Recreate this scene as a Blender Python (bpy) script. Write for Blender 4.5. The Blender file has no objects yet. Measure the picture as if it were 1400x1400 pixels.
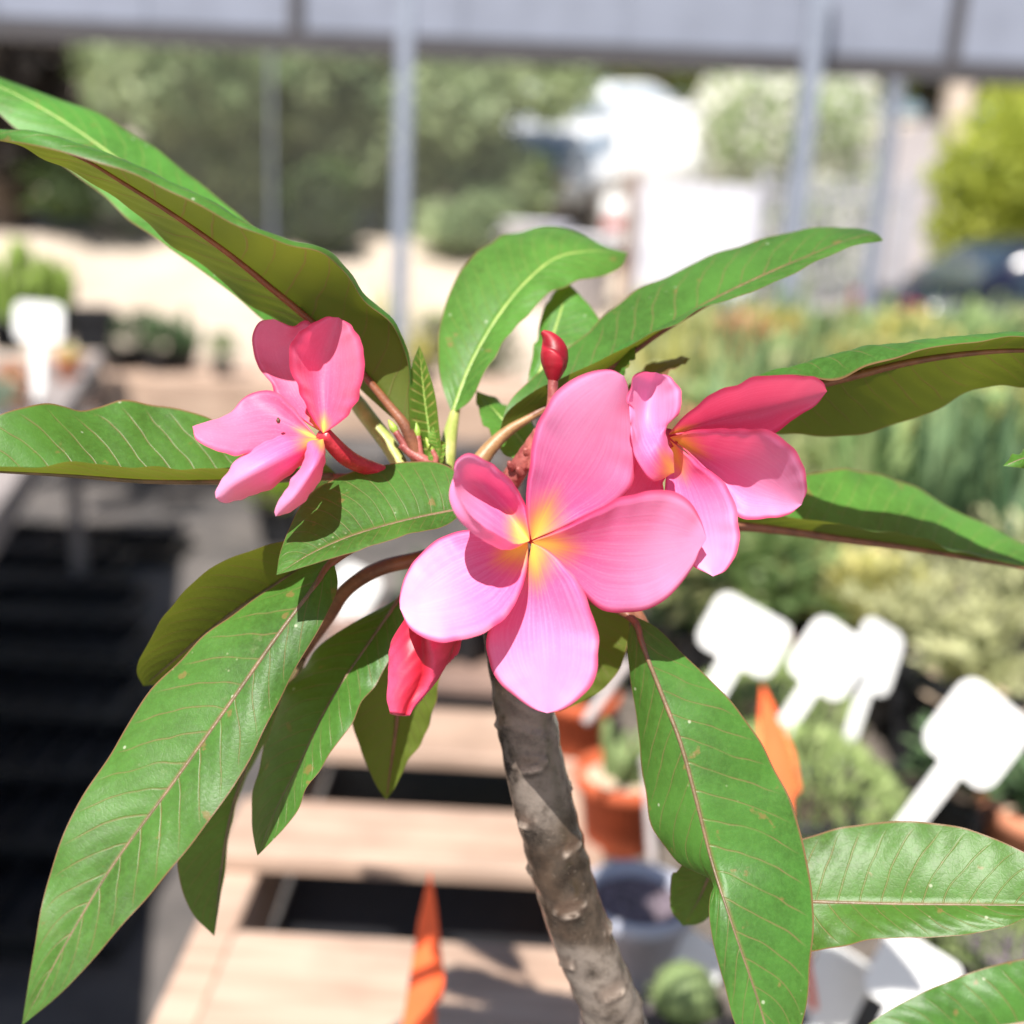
import bpy, math, random
import numpy as np
from mathutils import Vector, Matrix

# ------------------------------------------------------------------ camera, sky, sun, exposure
scene = bpy.context.scene
COL = scene.collection
rng = random.Random(7)
H = 1.5
FPX = 1500.0
PITCH = math.radians(15.5)
ROLL = math.radians(3.13)
FWD = np.array([0, math.cos(PITCH), -math.sin(PITCH)])
UP0 = np.array([0, math.sin(PITCH), math.cos(PITCH)])
RX0 = np.array([1.0, 0, 0])
RGT = math.cos(ROLL) * RX0 + math.sin(ROLL) * UP0
UPV = -math.sin(ROLL) * RX0 + math.cos(ROLL) * UP0
EYE = np.array([0, 0, H])

cam = bpy.data.cameras.new('camera')
camo = bpy.data.objects.new('camera', cam)
COL.objects.link(camo)
m = Matrix.Identity(4)
for i in range(3):
    m[i][0] = RGT[i]; m[i][1] = UPV[i]; m[i][2] = -FWD[i]; m[i][3] = EYE[i]
camo.matrix_world = m
cam.sensor_width = 36.0
cam.lens = 36.0 * FPX / 1400.0
cam.clip_start = 0.02
cam.clip_end = 600
cam.dof.use_dof = True
cam.dof.focus_distance = 0.398
cam.dof.aperture_fstop = 4.1
scene.camera = camo

SUN = Vector((-0.17, -0.50, 0.84)).normalized()      # direction towards the sun
w = bpy.data.worlds.new('World'); scene.world = w; w.use_nodes = True
wn = w.node_tree.nodes; wl = w.node_tree.links
sky = wn.new('ShaderNodeTexSky'); sky.sky_type = 'NISHITA'; sky.sun_disc = False
sky.sun_elevation = math.asin(SUN.z); sky.sun_rotation = math.atan2(SUN.x, SUN.y)
bg = wn['Background']; bg.inputs[1].default_value = 0.06
wl.new(sky.outputs[0], bg.inputs[0])
sl = bpy.data.lights.new('sun', 'SUN'); sl.energy = 5.0; sl.angle = math.radians(0.53); sl.color = (1.0, 0.955, 0.89)
so = bpy.data.objects.new('sun', sl); COL.objects.link(so)
so.rotation_euler = SUN.to_track_quat('Z', 'Y').to_euler()
scene.view_settings.view_transform = 'Standard'
scene.view_settings.look = 'None'
scene.view_settings.gamma = 1.0
scene.view_settings.exposure = 0.95
scene.cycles.max_bounces = 8
scene.cycles.transmission_bounces = 6

def P(px, py, d):
    """photo pixel + distance along the view axis -> point of the place (metres)"""
    return EYE + d * (FWD + (px - 700) / FPX * RGT - (py - 700) / FPX * UPV)

def ray(px, py):
    return FWD + (px - 700) / FPX * RGT - (py - 700) / FPX * UPV

def G(px, py, z):
    r = ray(px, py); t = (z - H) / r[2]
    return EYE + t * r

def AtY(px, py, Y):
    r = ray(px, py); return EYE + r * (Y / r[1])

# ------------------------------------------------------------------ helpers
def tag(o, label=None, cat=None, group=None, kind=None):
    if label: o['label'] = label
    if cat: o['category'] = cat
    if group: o['group'] = group
    if kind: o['kind'] = kind
    return o

def empty(name, loc=(0, 0, 0), rz=0.0):
    o = bpy.data.objects.new(name, None); COL.objects.link(o)
    o.location = loc; o.rotation_euler = (0, 0, rz); o.empty_display_size = 0.02
    return o

def mk(name, verts, faces, mat, parent=None, smooth=True, org=None, uv=None, attr=None):
    verts = np.asarray(verts, dtype=float)
    if org is not None: verts = verts - np.asarray(org)
    me = bpy.data.meshes.new(name)
    me.from_pydata(verts.tolist(), [], [tuple(int(i) for i in f) for f in faces])
    if uv is not None:
        l = me.uv_layers.new(name='UVMap')
        idx = np.zeros(len(me.loops), dtype=np.int32); me.loops.foreach_get('vertex_index', idx)
        l.data.foreach_set('uv', np.asarray(uv, dtype=np.float32)[idx].ravel())
    if attr is not None:
        for k, a in attr.items():
            at = me.attributes.new(k, 'FLOAT', 'POINT'); at.data.foreach_set('value', np.asarray(a, dtype=np.float32))
    if smooth: me.polygons.foreach_set('use_smooth', [True] * len(me.polygons))
    if mat is not None: me.materials.append(mat)
    me.update()
    o = bpy.data.objects.new(name, me); COL.objects.link(o)
    if parent is not None: o.parent = parent
    return o

def inst(name, me, parent=None, loc=(0, 0, 0), rot=(0, 0, 0), sc=(1, 1, 1)):
    o = bpy.data.objects.new(name, me); COL.objects.link(o)
    o.location = loc; o.rotation_euler = rot; o.scale = sc
    if parent is not None: o.parent = parent
    return o

def copy_tree(o, parent=None):
    c = o.copy(); COL.objects.link(c); c.parent = parent
    for ch in list(o.children): copy_tree(ch, c)
    return c

def box(x0, x1, y0, y1, z0, z1, b=0.0):
    """box with chamfered vertical+horizontal edges (b) as verts, faces"""
    if b <= 0:
        v = [(x, y, z) for z in (z0, z1) for y in (y0, y1) for x in (x0, x1)]
        f = [(0, 2, 3, 1), (4, 5, 7, 6), (0, 1, 5, 4), (2, 6, 7, 3), (0, 4, 6, 2), (1, 3, 7, 5)]
        return v, f
    v = []
    for z, i in ((z0, b), (z0 + b, 0), (z1 - b, 0), (z1, b)):
        xa, xb, ya, yb = x0 + i, x1 - i, y0 + i, y1 - i
        v += [(xa + b, ya, z), (xb - b, ya, z), (xb, ya + b, z), (xb, yb - b, z), (xb - b, yb, z), (xa + b, yb, z), (xa, yb - b, z), (xa, ya + b, z)]
    f = []
    for k in range(3):
        for i in range(8):
            j = (i + 1) % 8
            f.append((k * 8 + i, k * 8 + j, (k + 1) * 8 + j, (k + 1) * 8 + i))
    f.append(tuple(range(7, -1, -1))); f.append(tuple(range(24, 32)))
    return v, f

def merge(parts):
    V, F, n = [], [], 0
    for v, f in parts:
        V += [tuple(p) for p in v]; F += [tuple(i + n for i in q) for q in f]; n += len(v)
    return V, F

def lathe(profile, n=24, cap=False):
    V, F = [], []
    for r, z in profile:
        for i in range(n):
            a = 2 * math.pi * i / n
            V.append((r * math.cos(a), r * math.sin(a), z))
    for k in range(len(profile) - 1):
        for i in range(n):
            j = (i + 1) % n
            F.append((k * n + i, k * n + j, (k + 1) * n + j, (k + 1) * n + i))
    if cap:
        F.append(tuple(range(n - 1, -1, -1))); F.append(tuple((len(profile) - 1) * n + i for i in range(n)))
    return V, F

def resample(pts, n, return_t=False):
    p = np.asarray(pts, dtype=float)
    d = np.linalg.norm(np.diff(p, axis=0), axis=1) ** 0.75
    t = np.concatenate([[0], np.cumsum(d)]); t /= t[-1]
    mgr = np.zeros_like(p)
    for i in range(len(p)):
        if i == 0: mgr[i] = (p[1] - p[0]) / (t[1] - t[0])
        elif i == len(p) - 1: mgr[i] = (p[-1] - p[-2]) / (t[-1] - t[-2])
        else:
            a = (p[i] - p[i - 1]) / (t[i] - t[i - 1]); b = (p[i + 1] - p[i]) / (t[i + 1] - t[i])
            h0 = t[i] - t[i - 1]; h1 = t[i + 1] - t[i]
            mgr[i] = (a * h1 + b * h0) / (h0 + h1)
    # dense then uniform by length
    N = 400
    q = np.linspace(0, 1, N); k = np.clip(np.searchsorted(t, q, side='right') - 1, 0, len(t) - 2)
    h = (t[k + 1] - t[k])[:, None]; s = ((q - t[k]) / (t[k + 1] - t[k]))[:, None]
    c = (2 * s**3 - 3 * s**2 + 1) * p[k] + (s**3 - 2 * s**2 + s) * h * mgr[k] + (-2 * s**3 + 3 * s**2) * p[k + 1] + (s**3 - s**2) * h * mgr[k + 1]
    L = np.concatenate([[0], np.cumsum(np.linalg.norm(np.diff(c, axis=0), axis=1))]); L /= L[-1]
    u = np.linspace(0, 1, n) if np.isscalar(n) else np.asarray(n)
    return np.stack([np.interp(u, L, c[:, i]) for i in range(3)], axis=1)

def tube(pts, radii, n=12, m=None, cap=True):
    m = m or max(8, len(pts) * 5)
    c = resample(pts, m)
    r = np.interp(np.linspace(0, 1, m), np.linspace(0, 1, len(radii)), radii)
    T = np.gradient(c, axis=0); T /= np.linalg.norm(T, axis=1)[:, None] + 1e-12
    ref = np.array([0.3, 0.2, 0.9]); 
    if abs(T[0] @ ref) > 0.9: ref = np.array([1.0, 0, 0])
    V, F = [], []
    u = np.cross(T[0], ref); u /= np.linalg.norm(u)
    for i in range(m):
        u = u - (u @ T[i]) * T[i]; u /= np.linalg.norm(u); v = np.cross(T[i], u)
        for k in range(n):
            a = 2 * math.pi * k / n
            V.append(c[i] + r[i] * (math.cos(a) * u + math.sin(a) * v))
    for i in range(m - 1):
        for k in range(n):
            j = (k + 1) % n
            F.append((i * n + k, i * n + j, (i + 1) * n + j, (i + 1) * n + k))
    if cap:
        F.append(tuple(range(n - 1, -1, -1))); F.append(tuple((m - 1) * n + k for k in range(n)))
    return V, F

# ------------------------------------------------------------------ materials
class NT:
    def __init__(s, name):
        s.m = bpy.data.materials.new(name); s.m.use_nodes = True
        s.n = s.m.node_tree.nodes; s.l = s.m.node_tree.links
        s.b = s.n['Principled BSDF']; s.out = s.n['Material Output']
    def new(s, t, **k):
        o = s.n.new(t)
        for a, v in k.items(): setattr(o, a, v)
        return o
    def link(s, a, b): s.l.new(a, b)
    def math(s, op, a, b=None, c=None, clamp=False):
        o = s.n.new('ShaderNodeMath'); o.operation = op; o.use_clamp = clamp
        for i, x in enumerate((a, b, c)):
            if x is None: continue
            if isinstance(x, (int, float)): o.inputs[i].default_value = x
            else: s.l.new(x, o.inputs[i])
        return o.outputs[0]
    def mix(s, f, a, b):
        o = s.n.new('ShaderNodeMix'); o.data_type = 'RGBA'
        for sock, x in ((o.inputs[0], f), (o.inputs[6], a), (o.inputs[7], b)):
            if isinstance(x, (int, float)): sock.default_value = x
            elif isinstance(x, tuple): sock.default_value = (*x, 1)
            else: s.l.new(x, sock)
        return o.outputs[2]
    def ramp(s, f, lo, hi):
        o = s.n.new('ShaderNodeMapRange'); o.clamp = True; o.interpolation_type = 'SMOOTHSTEP'
        s.l.new(f, o.inputs[0]); o.inputs[1].default_value = lo; o.inputs[2].default_value = hi
        return o.outputs[0]
    def noise(s, scale, detail=3, rough=0.55, vec=None):
        o = s.n.new('ShaderNodeTexNoise'); o.inputs['Scale'].default_value = scale
        o.inputs['Detail'].default_value = detail; o.inputs['Roughness'].default_value = rough
        if vec is None:
            tc = s.n.new('ShaderNodeTexCoord'); vec = tc.outputs['Object']
        s.l.new(vec, o.inputs['Vector'])
        return o.outputs['Fac']
    def bump(s, h, strength=0.3, dist=0.01):
        o = s.n.new('ShaderNodeBump'); o.inputs['Strength'].default_value = strength; o.inputs['Distance'].default_value = dist
        s.l.new(h, o.inputs['Height']); s.l.new(o.outputs[0], s.b.inputs['Normal']); return o
    def set(s, **k):
        for a, v in k.items(): s.b.inputs[a.replace('_', ' ')].default_value = v

def mat_simple(name, col, rough=0.7, var=0.25, scale=20, bump=0.2, bdist=0.004, spec=0.4, metallic=0.0, rand=0.0):
    t = NT(name); n = t.noise(scale, 5)
    dark = tuple(c * (1 - var) for c in col); lite = tuple(min(1, c * (1 + var)) for c in col)
    c = t.mix(t.ramp(n, 0.3, 0.7), dark, lite)
    if rand > 0:
        oi = t.new('ShaderNodeObjectInfo'); hs = t.new('ShaderNodeHueSaturation')
        t.link(c, hs.inputs['Color'])
        t.link(t.math('MULTIPLY_ADD', oi.outputs['Random'], rand, 1 - rand / 2), hs.inputs['Value'])
        t.link(t.math('MULTIPLY_ADD', oi.outputs['Random'], rand * 0.12, 0.5 - rand * 0.06), hs.inputs['Hue'])
        c = hs.outputs[0]
    t.link(c, t.b.inputs['Base Color']); t.set(Roughness=rough, Metallic=metallic); t.b.inputs['Specular IOR Level'].default_value = spec
    if bump: t.bump(n, bump, bdist)
    return t.m

def mat_foliage(name, a, b, trans=0.35, scale=3.0, rough=0.55, rand=0.3):
    """many-leaf foliage: colour varies from leaf to leaf, light passes through"""
    t = NT(name)
    at = t.new('ShaderNodeAttribute', attribute_name='tone')
    oi = t.new('ShaderNodeObjectInfo')
    c = t.mix(at.outputs['Fac'], a, b)
    hs = t.new('ShaderNodeHueSaturation'); t.link(c, hs.inputs['Color'])
    t.link(t.math('MULTIPLY_ADD', oi.outputs['Random'], rand, 1 - rand / 2), hs.inputs['Value'])
    c = hs.outputs[0]
    t.link(c, t.b.inputs['Base Color']); t.set(Roughness=rough); t.b.inputs['Specular IOR Level'].default_value = 0.3
    tr = t.new('ShaderNodeBsdfTranslucent'); t.link(c, tr.inputs[0])
    mx = t.new('ShaderNodeMixShader'); mx.inputs[0].default_value = trans
    t.link(t.b.outputs[0], mx.inputs[1]); t.link(tr.outputs[0], mx.inputs[2]); t.link(mx.outputs[0], t.out.inputs[0])
    return t.m

def mat_leaf(name, top, under, vein, veins=17, lean=0.13, rib=(0.34, 0.2, 0.13), vein_w=0.04, vein_s=0.66, gloss=0.42):
    t = NT(name)
    uv = t.new('ShaderNodeUVMap'); sp = t.new('ShaderNodeSeparateXYZ'); t.link(uv.outputs[0], sp.inputs[0])
    u, v = sp.outputs[0], sp.outputs[1]
    sv = t.math('MULTIPLY_ADD', v, 2.0, -1.0); av = t.math('ABSOLUTE', sv)
    side = t.math('GREATER_THAN', sv, 0.0)
    tc = t.new('ShaderNodeTexCoord'); ob = tc.outputs['Object']
    oi = t.new('ShaderNodeObjectInfo'); rnd = oi.outputs['Random']
    wob = t.math('MULTIPLY_ADD', t.noise(35, 2, vec=ob), 0.05, -0.025)
    ph = t.math('SUBTRACT', t.math('ADD', u, wob), t.math('MULTIPLY', t.math('POWER', av, 1.15), lean))
    ph = t.math('MULTIPLY_ADD', ph, float(veins), t.math('MULTIPLY_ADD', side, 0.43, t.math('MULTIPLY', rnd, 3.0)))
    fr = t.math('ABSOLUTE', t.math('SUBTRACT', t.math('FRACT', ph), 0.5))       # 0.5 on a vein
    dist = t.math('SUBTRACT', 0.5, fr)
    line = t.math('SUBTRACT', 1.0, t.ramp(dist, vein_w * 0.35, vein_w * 1.5))
    patch = t.ramp(t.noise(60, 3, vec=ob), 0.25, 0.6)
    line = t.math('MULTIPLY', line, t.math('MULTIPLY', t.math('SUBTRACT', 1.0, t.ramp(av, 0.72, 0.97)), t.math('MULTIPLY_ADD', patch, 0.6, 0.4)))
    # fine net between the side veins
    vor = t.new('ShaderNodeTexVoronoi', feature='DISTANCE_TO_EDGE'); vor.inputs['Scale'].default_value = 420; t.link(ob, vor.inputs['Vector'])
    net = t.math('SUBTRACT', 1.0, t.ramp(vor.outputs['Distance'], 0.0, 0.12))
    big = t.noise(28, 4, vec=ob); fine = t.noise(900, 3, vec=ob)
    hs = t.new('ShaderNodeHueSaturation'); 
    t.link(t.mix(t.ramp(big, 0.3, 0.72), tuple(c * 0.68 for c in top), tuple(c * 1.25 for c in top)), hs.inputs['Color'])
    t.link(t.math('MULTIPLY_ADD', rnd, 0.02, 0.49), hs.inputs['Hue']); t.link(t.math('MULTIPLY_ADD', rnd, 0.25, 0.88), hs.inputs['Value'])
    ctop = t.mix(t.math('MULTIPLY', net, 0.06), hs.outputs[0], tuple(c * 1.5 for c in top))
    ctop = t.mix(t.math('MULTIPLY', t.ramp(fine, 0.4, 0.75), 0.18), ctop, tuple(min(1, c * 1.7 + 0.02) for c in top))
    # pale mineral flecks, brownish bruises, red-brown margin
    v2 = t.new('ShaderNodeTexVoronoi'); v2.inputs['Scale'].default_value = 150; t.link(ob, v2.inputs['Vector'])
    keep = t.math('GREATER_THAN', v2.outputs['Color'], 0.70)
    fleck = t.math('MULTIPLY', t.math('SUBTRACT', 1.0, t.ramp(v2.outputs['Distance'], 0.05, 0.13)), keep)
    v3 = t.new('ShaderNodeTexVoronoi'); v3.inputs['Scale'].default_value = 420; t.link(ob, v3.inputs['Vector'])
    zone = t.ramp(t.noise(22, 4, 0.6, vec=ob), 0.52, 0.72)
    speck = t.math('MULTIPLY', t.math('MULTIPLY', t.math('SUBTRACT', 1.0, t.ramp(v3.outputs['Distance'], 0.10, 0.26)), t.math('GREATER_THAN', v3.outputs['Color'], 0.7)), zone)
    bruise = t.ramp(t.noise(115, 4, 0.5, vec=ob), 0.665, 0.72)
    smear = t.math('MULTIPLY', t.ramp(t.noise(75, 6, 0.7, vec=ob), 0.60, 0.74), t.math('SUBTRACT', 1.0, t.ramp(av, 0.05, 0.5)))
    grain = t.noise(380, 4, 0.6, vec=ob)
    dusty = t.ramp(t.noise(16, 5, 0.7, vec=ob), 0.62, 0.82)
    marg = t.math('MULTIPLY', t.ramp(av, 0.965, 0.992), 0.85)
    ribm = t.math('MULTIPLY', t.math('SUBTRACT', 1.0, t.ramp(av, 0.012, 0.05)), 0.75)
    def dress(c, bright):
        c = t.mix(ribm, c, tuple(x * bright for x in vein))
        c = t.mix(t.math('MULTIPLY', line, vein_s), c, tuple(x * bright for x in vein))
        c = t.mix(t.math('MULTIPLY', dusty, 0.25), c, (0.30 * bright, 0.27 * bright, 0.16 * bright))
        c = t.mix(t.math('MULTIPLY', t.ramp(grain, 0.35, 0.7), 0.22), c, tuple(x * 1.9 * bright for x in top))
        c = t.mix(t.math('MULTIPLY', bruise, 0.55), c, (0.24 * bright, 0.13 * bright, 0.05 * bright))
        c = t.mix(t.math('MULTIPLY', smear, 0.32), c, (0.34 * bright, 0.30 * bright, 0.19 * bright))
        c = t.mix(t.math('MULTIPLY', speck, 0.5), c, (0.42 * bright, 0.42 * bright, 0.26 * bright))
        c = t.mix(t.math('MULTIPLY', fleck, 0.55), c, (0.55 * bright, 0.56 * bright, 0.42 * bright))
        return t.mix(marg, c, (0.20 * bright, 0.085 * bright, 0.05 * bright))
    ctop = dress(ctop, 1.0)
    cund = t.mix(t.math('MULTIPLY', line, 0.5), t.mix(t.ramp(big, 0.3, 0.7), tuple(c * 0.85 for c in under), tuple(c * 1.12 for c in under)), tuple(c * 0.8 for c in vein))
    cund = t.mix(marg, cund, (0.20, 0.12, 0.05))
    geo = t.new('ShaderNodeNewGeometry'); back = geo.outputs['Backfacing']
    col = t.mix(back, ctop, cund)
    t.link(col, t.b.inputs['Base Color'])
    t.link(t.math('MULTIPLY_ADD', back, 0.2, t.math('MULTIPLY_ADD', dusty, 0.2, gloss)), t.b.inputs['Roughness'])
    t.b.inputs['Specular IOR Level'].default_value = 0.30
    bh = t.math('SUBTRACT', t.math('MULTIPLY_ADD', fine, 0.25, t.math('MULTIPLY', big, 0.3)), t.math('MULTIPLY', line, 0.55))
    t.bump(t.math('ADD', bh, t.math('MULTIPLY', net, -0.05)), 0.45, 0.0006)
    tr = t.new('ShaderNodeBsdfTranslucent')
    t.link(t.mix(t.math('MULTIPLY', line, 0.6), (0.30, 0.34, 0.028), (0.36, 0.20, 0.05)), tr.inputs[0])
    mx = t.new('ShaderNodeMixShader'); mx.inputs[0].default_value = 0.28
    t.link(t.b.outputs[0], mx.inputs[1]); t.link(tr.outputs[0], mx.inputs[2]); t.link(mx.outputs[0], t.out.inputs[0])
    return t.m

def mat_petal(name, heart=0.30, pink=(0.82, 0.13, 0.375), pale=(0.91, 0.40, 0.69), deep=(0.58, 0.02, 0.10)):
    t = NT(name)
    uv = t.new('ShaderNodeUVMap'); sp = t.new('ShaderNodeSeparateXYZ'); t.link(uv.outputs[0], sp.inputs[0])
    u, v = sp.outputs[0], sp.outputs[1]
    sv = t.math('MULTIPLY_ADD', v, 2.0, -1.0); av = t.math('ABSOLUTE', sv)
    tc = t.new('ShaderNodeTexCoord'); ob = tc.outputs['Object']
    # streaks running from the throat to the tip
    mp = t.new('ShaderNodeCombineXYZ'); t.link(t.math('MULTIPLY', u, 1.3), mp.inputs[0]); t.link(t.math('MULTIPLY', v, 26.0), mp.inputs[1])
    oi = t.new('ShaderNodeObjectInfo'); t.link(t.math('MULTIPLY', oi.outputs['Random'], 40), mp.inputs[2])
    st = t.noise(1.6, 4, 0.6, vec=mp.outputs[0]); cloud = t.noise(55, 3, vec=ob); fine = t.noise(1100, 2, vec=ob)
    c = t.mix(t.ramp(u, 0.22, 0.9), pink, pale)
    c = t.mix(t.math('MULTIPLY', t.ramp(st, 0.35, 0.75), 0.30), c, tuple(min(1, x * 1.25) for x in pale))
    c = t.mix(t.math('MULTIPLY', t.ramp(cloud, 0.35, 0.7), 0.25), c, pink)
    c = t.mix(t.math('MULTIPLY', t.ramp(fine, 0.5, 0.75), 0.15), c, (0.93, 0.5, 0.68))
    # the orange and yellow heart, fringed by the streaks
    uu = t.math('ADD', u, t.math('MULTIPLY_ADD', st, -0.14, 0.07)); uu = t.math('MULTIPLY_ADD', av, 0.16, uu)
    c = t.mix(t.math('SUBTRACT', 1.0, t.ramp(uu, heart * 0.55, heart * 1.25)), c, (0.90, 0.30, 0.14))
    c = t.mix(t.math('SUBTRACT', 1.0, t.ramp(uu, heart * 0.25, heart * 0.85)), c, (0.95, 0.60, 0.10))
    c = t.mix(t.math('SUBTRACT', 1.0, t.ramp(uu, 0.0, heart * 0.22)), c, (0.85, 0.30, 0.09))
    c = t.mix(t.math('MULTIPLY', t.ramp(av, 0.90, 0.995), 0.8), c, deep)
    cb = t.mix(t.math('MULTIPLY', t.ramp(st, 0.4, 0.7), 0.4), tuple(x * 0.5 + y * 0.5 for x, y in zip(pink, pale)), pale)
    cb = t.mix(t.math('SUBTRACT', 1.0, t.ramp(u, 0.0, 0.35)), cb, (0.75, 0.10, 0.18))
    geo = t.new('ShaderNodeNewGeometry')
    col = t.mix(geo.outputs['Backfacing'], c, cb)
    t.link(col, t.b.inputs['Base Color']); t.set(Roughness=0.5)
    t.b.inputs['Specular IOR Level'].default_value = 0.35
    t.b.inputs['Sheen Weight'].default_value = 0.12
    t.bump(t.math('MULTIPLY_ADD', st, 0.7, t.math('MULTIPLY', fine, 0.12)), 0.22, 0.0006)
    tr = t.new('ShaderNodeBsdfTranslucent')
    t.link(t.mix(t.math('SUBTRACT', 1.0, t.ramp(uu, heart * 0.3, heart * 1.2)), (0.86, 0.06, 0.15), (0.92, 0.33, 0.05)), tr.inputs[0])
    mx = t.new('ShaderNodeMixShader'); mx.inputs[0].default_value = 0.38
    t.link(t.b.outputs[0], mx.inputs[1]); t.link(tr.outputs[0], mx.inputs[2]); t.link(mx.outputs[0], t.out.inputs[0])
    return t.m

def mat_bud(name, a, b):
    t = NT(name)
    at = t.new('ShaderNodeAttribute', attribute_name='tone')
    n = t.noise(160, 4)
    c = t.mix(at.outputs['Fac'], a, b); c = t.mix(t.math('MULTIPLY', t.ramp(n, 0.35, 0.75), 0.3), c, tuple(x * 0.6 for x in a))
    t.link(c, t.b.inputs['Base Color']); t.set(Roughness=0.45); t.b.inputs['Specular IOR Level'].default_value = 0.4
    t.b.inputs['Subsurface Weight'].default_value = 0.15; t.b.inputs['Subsurface Radius'].default_value = (0.004, 0.001, 0.001); t.b.inputs['Subsurface Scale'].default_value = 1.0
    t.bump(n, 0.25, 0.0008); return t.m

def mat_bark():
    t = NT('trunk_bark')
    tc = t.new('ShaderNodeTexCoord'); ob = tc.outputs['Object']
    at = t.new('ShaderNodeAttribute', attribute_name='scar'); rim = t.new('ShaderNodeAttribute', attribute_name='rim')
    n1 = t.noise(60, 6, 0.65, vec=ob); n2 = t.noise(300, 4, 0.6, vec=ob); n3 = t.noise(18, 3, vec=ob)
    c = t.mix(t.ramp(n1, 0.3, 0.7), (0.013, 0.009, 0.006), (0.070, 0.046, 0.031))
    c = t.mix(t.math('MULTIPLY', t.math('MULTIPLY', t.ramp(n3, 0.46, 0.6), t.ramp(n1, 0.3, 0.6)), 0.8), c, (0.20, 0.17, 0.148))
    c = t.mix(t.math('MULTIPLY', t.ramp(n2, 0.62, 0.75), 0.35), c, (0.26, 0.21, 0.17))
    c = t.mix(t.math('MULTIPLY', at.outputs['Fac'], 0.35), c, (0.14, 0.085, 0.06))
    c = t.mix(t.math('MULTIPLY', rim.outputs['Fac'], 0.7), c, (0.035, 0.024, 0.018))
    lp = t.new('ShaderNodeAttribute', attribute_name='lip'); c = t.mix(t.math('MULTIPLY', lp.outputs['Fac'], t.ramp(n2, 0.3, 0.6)), c, (0.44, 0.36, 0.30))
    t.link(c, t.b.inputs['Base Color']); t.set(Roughness=0.27); t.b.inputs['Specular IOR Level'].default_value = 0.6
    t.bump(t.math('ADD', n1, t.math('MULTIPLY', n2, 0.5)), 0.5, 0.0012); return t.m

def mat_stem(name, a, b, rough=0.45):
    t = NT(name); n = t.noise(120, 4); f = t.noise(700, 3)
    c = t.mix(t.ramp(n, 0.3, 0.7), a, b)
    c = t.mix(t.math('MULTIPLY', t.ramp(f, 0.6, 0.75), 0.35), c, tuple(min(1, x * 1.7 + .03) for x in b))
    t.link(c, t.b.inputs['Base Color']); t.set(Roughness=rough); t.bump(t.math('ADD', n, f), 0.3, 0.0008); return t.m

def mat_wood(name, a, b, scale=1.0):
    t = NT(name)
    tc = t.new('ShaderNodeTexCoord'); mp = t.new('ShaderNodeMapping'); mp.inputs['Scale'].default_value = (2.0 * scale, 30 * scale, 30 * scale)
    t.link(tc.outputs['Object'], mp.inputs[0])
    g = t.noise(2.2, 6, 0.6, vec=mp.outputs[0]); big = t.noise(4, 4)
    c = t.mix(t.ramp(g, 0.3, 0.72), a, b); c = t.mix(t.math('MULTIPLY', t.ramp(big, 0.45, 0.7), 0.65), c, tuple(x * 0.6 for x in a))
    t.link(c, t.b.inputs['Base Color']); t.set(Roughness=0.75); t.bump(g, 0.4, 0.003); return t.m

M = {}
M['leaf'] = mat_leaf('plumeria_leaf', (0.046, 0.138, 0.021), (0.085, 0.120, 0.016), (0.18, 0.135, 0.055))
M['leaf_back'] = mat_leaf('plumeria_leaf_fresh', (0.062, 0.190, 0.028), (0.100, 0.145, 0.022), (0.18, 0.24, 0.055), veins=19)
M['leaf_young'] = mat_leaf('plumeria_leaf_young', (0.10, 0.22, 0.03), (0.13, 0.24, 0.03), (0.50, 0.45, 0.14), veins=15, lean=0.05, vein_w=0.13, vein_s=0.95)
M['leaf_red'] = mat_leaf('plumeria_leaf_reddish', (0.13, 0.06, 0.035), (0.16, 0.05, 0.04), (0.25, 0.12, 0.07), veins=9)
M['rib_red'] = mat_stem('leaf_rib_red', (0.17, 0.05, 0.02), (0.26, 0.09, 0.035))
M['rib'] = mat_stem('leaf_rib', (0.11, 0.08, 0.04), (0.19, 0.12, 0.065))
M['rib_green'] = mat_stem('leaf_rib_green', (0.20, 0.30, 0.06), (0.30, 0.38, 0.09))
M['petiole_brown'] = mat_stem('petiole_brown', (0.14, 0.055, 0.03), (0.24, 0.10, 0.05))
M['petiole_orange'] = mat_stem('petiole_orange', (0.26, 0.15, 0.06), (0.36, 0.20, 0.09))
M['petiole_green'] = mat_stem('petiole_green', (0.27, 0.32, 0.07), (0.42, 0.42, 0.13))
M['petal'] = mat_petal('plumeria_petal')
M['petal_shade'] = mat_petal('plumeria_petal_shade', heart=0.21, pink=(0.80, 0.10, 0.25), pale=(0.88, 0.26, 0.46))  # darker, redder petal copy with shade put into its colour
M['tube_red'] = mat_stem('flower_tube_red', (0.40, 0.015, 0.025), (0.58, 0.04, 0.06), 0.35)
M['stalk_red'] = mat_stem('flower_stalk_red', (0.17, 0.03, 0.03), (0.36, 0.11, 0.09))
M['bud'] = mat_bud('bud_crimson', (0.20, 0.003, 0.010), (0.46, 0.016, 0.035))
M['bud_pink'] = mat_bud('bud_rose', (0.40, 0.003, 0.018), (0.76, 0.085, 0.20))
M['bud_tip'] = mat_stem('bud_tip_green', (0.20, 0.34, 0.04), (0.34, 0.46, 0.08))
M['bark'] = mat_bark()
M['insect'] = mat_simple('insect_brown', (0.10, 0.05, 0.03), 0.4, 0.3, 900, 0)

# ------------------------------------------------------------------ lofted blades (leaves and petals)
def curve3(pts, ds):
    n = len(pts); dd = np.interp(np.linspace(0, 1, n), np.linspace(0, 1, len(ds)), ds)
    return np.array([P(x, y, 0.4 + d / 1000.0) for (x, y), d in zip(pts, dd)])

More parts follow.
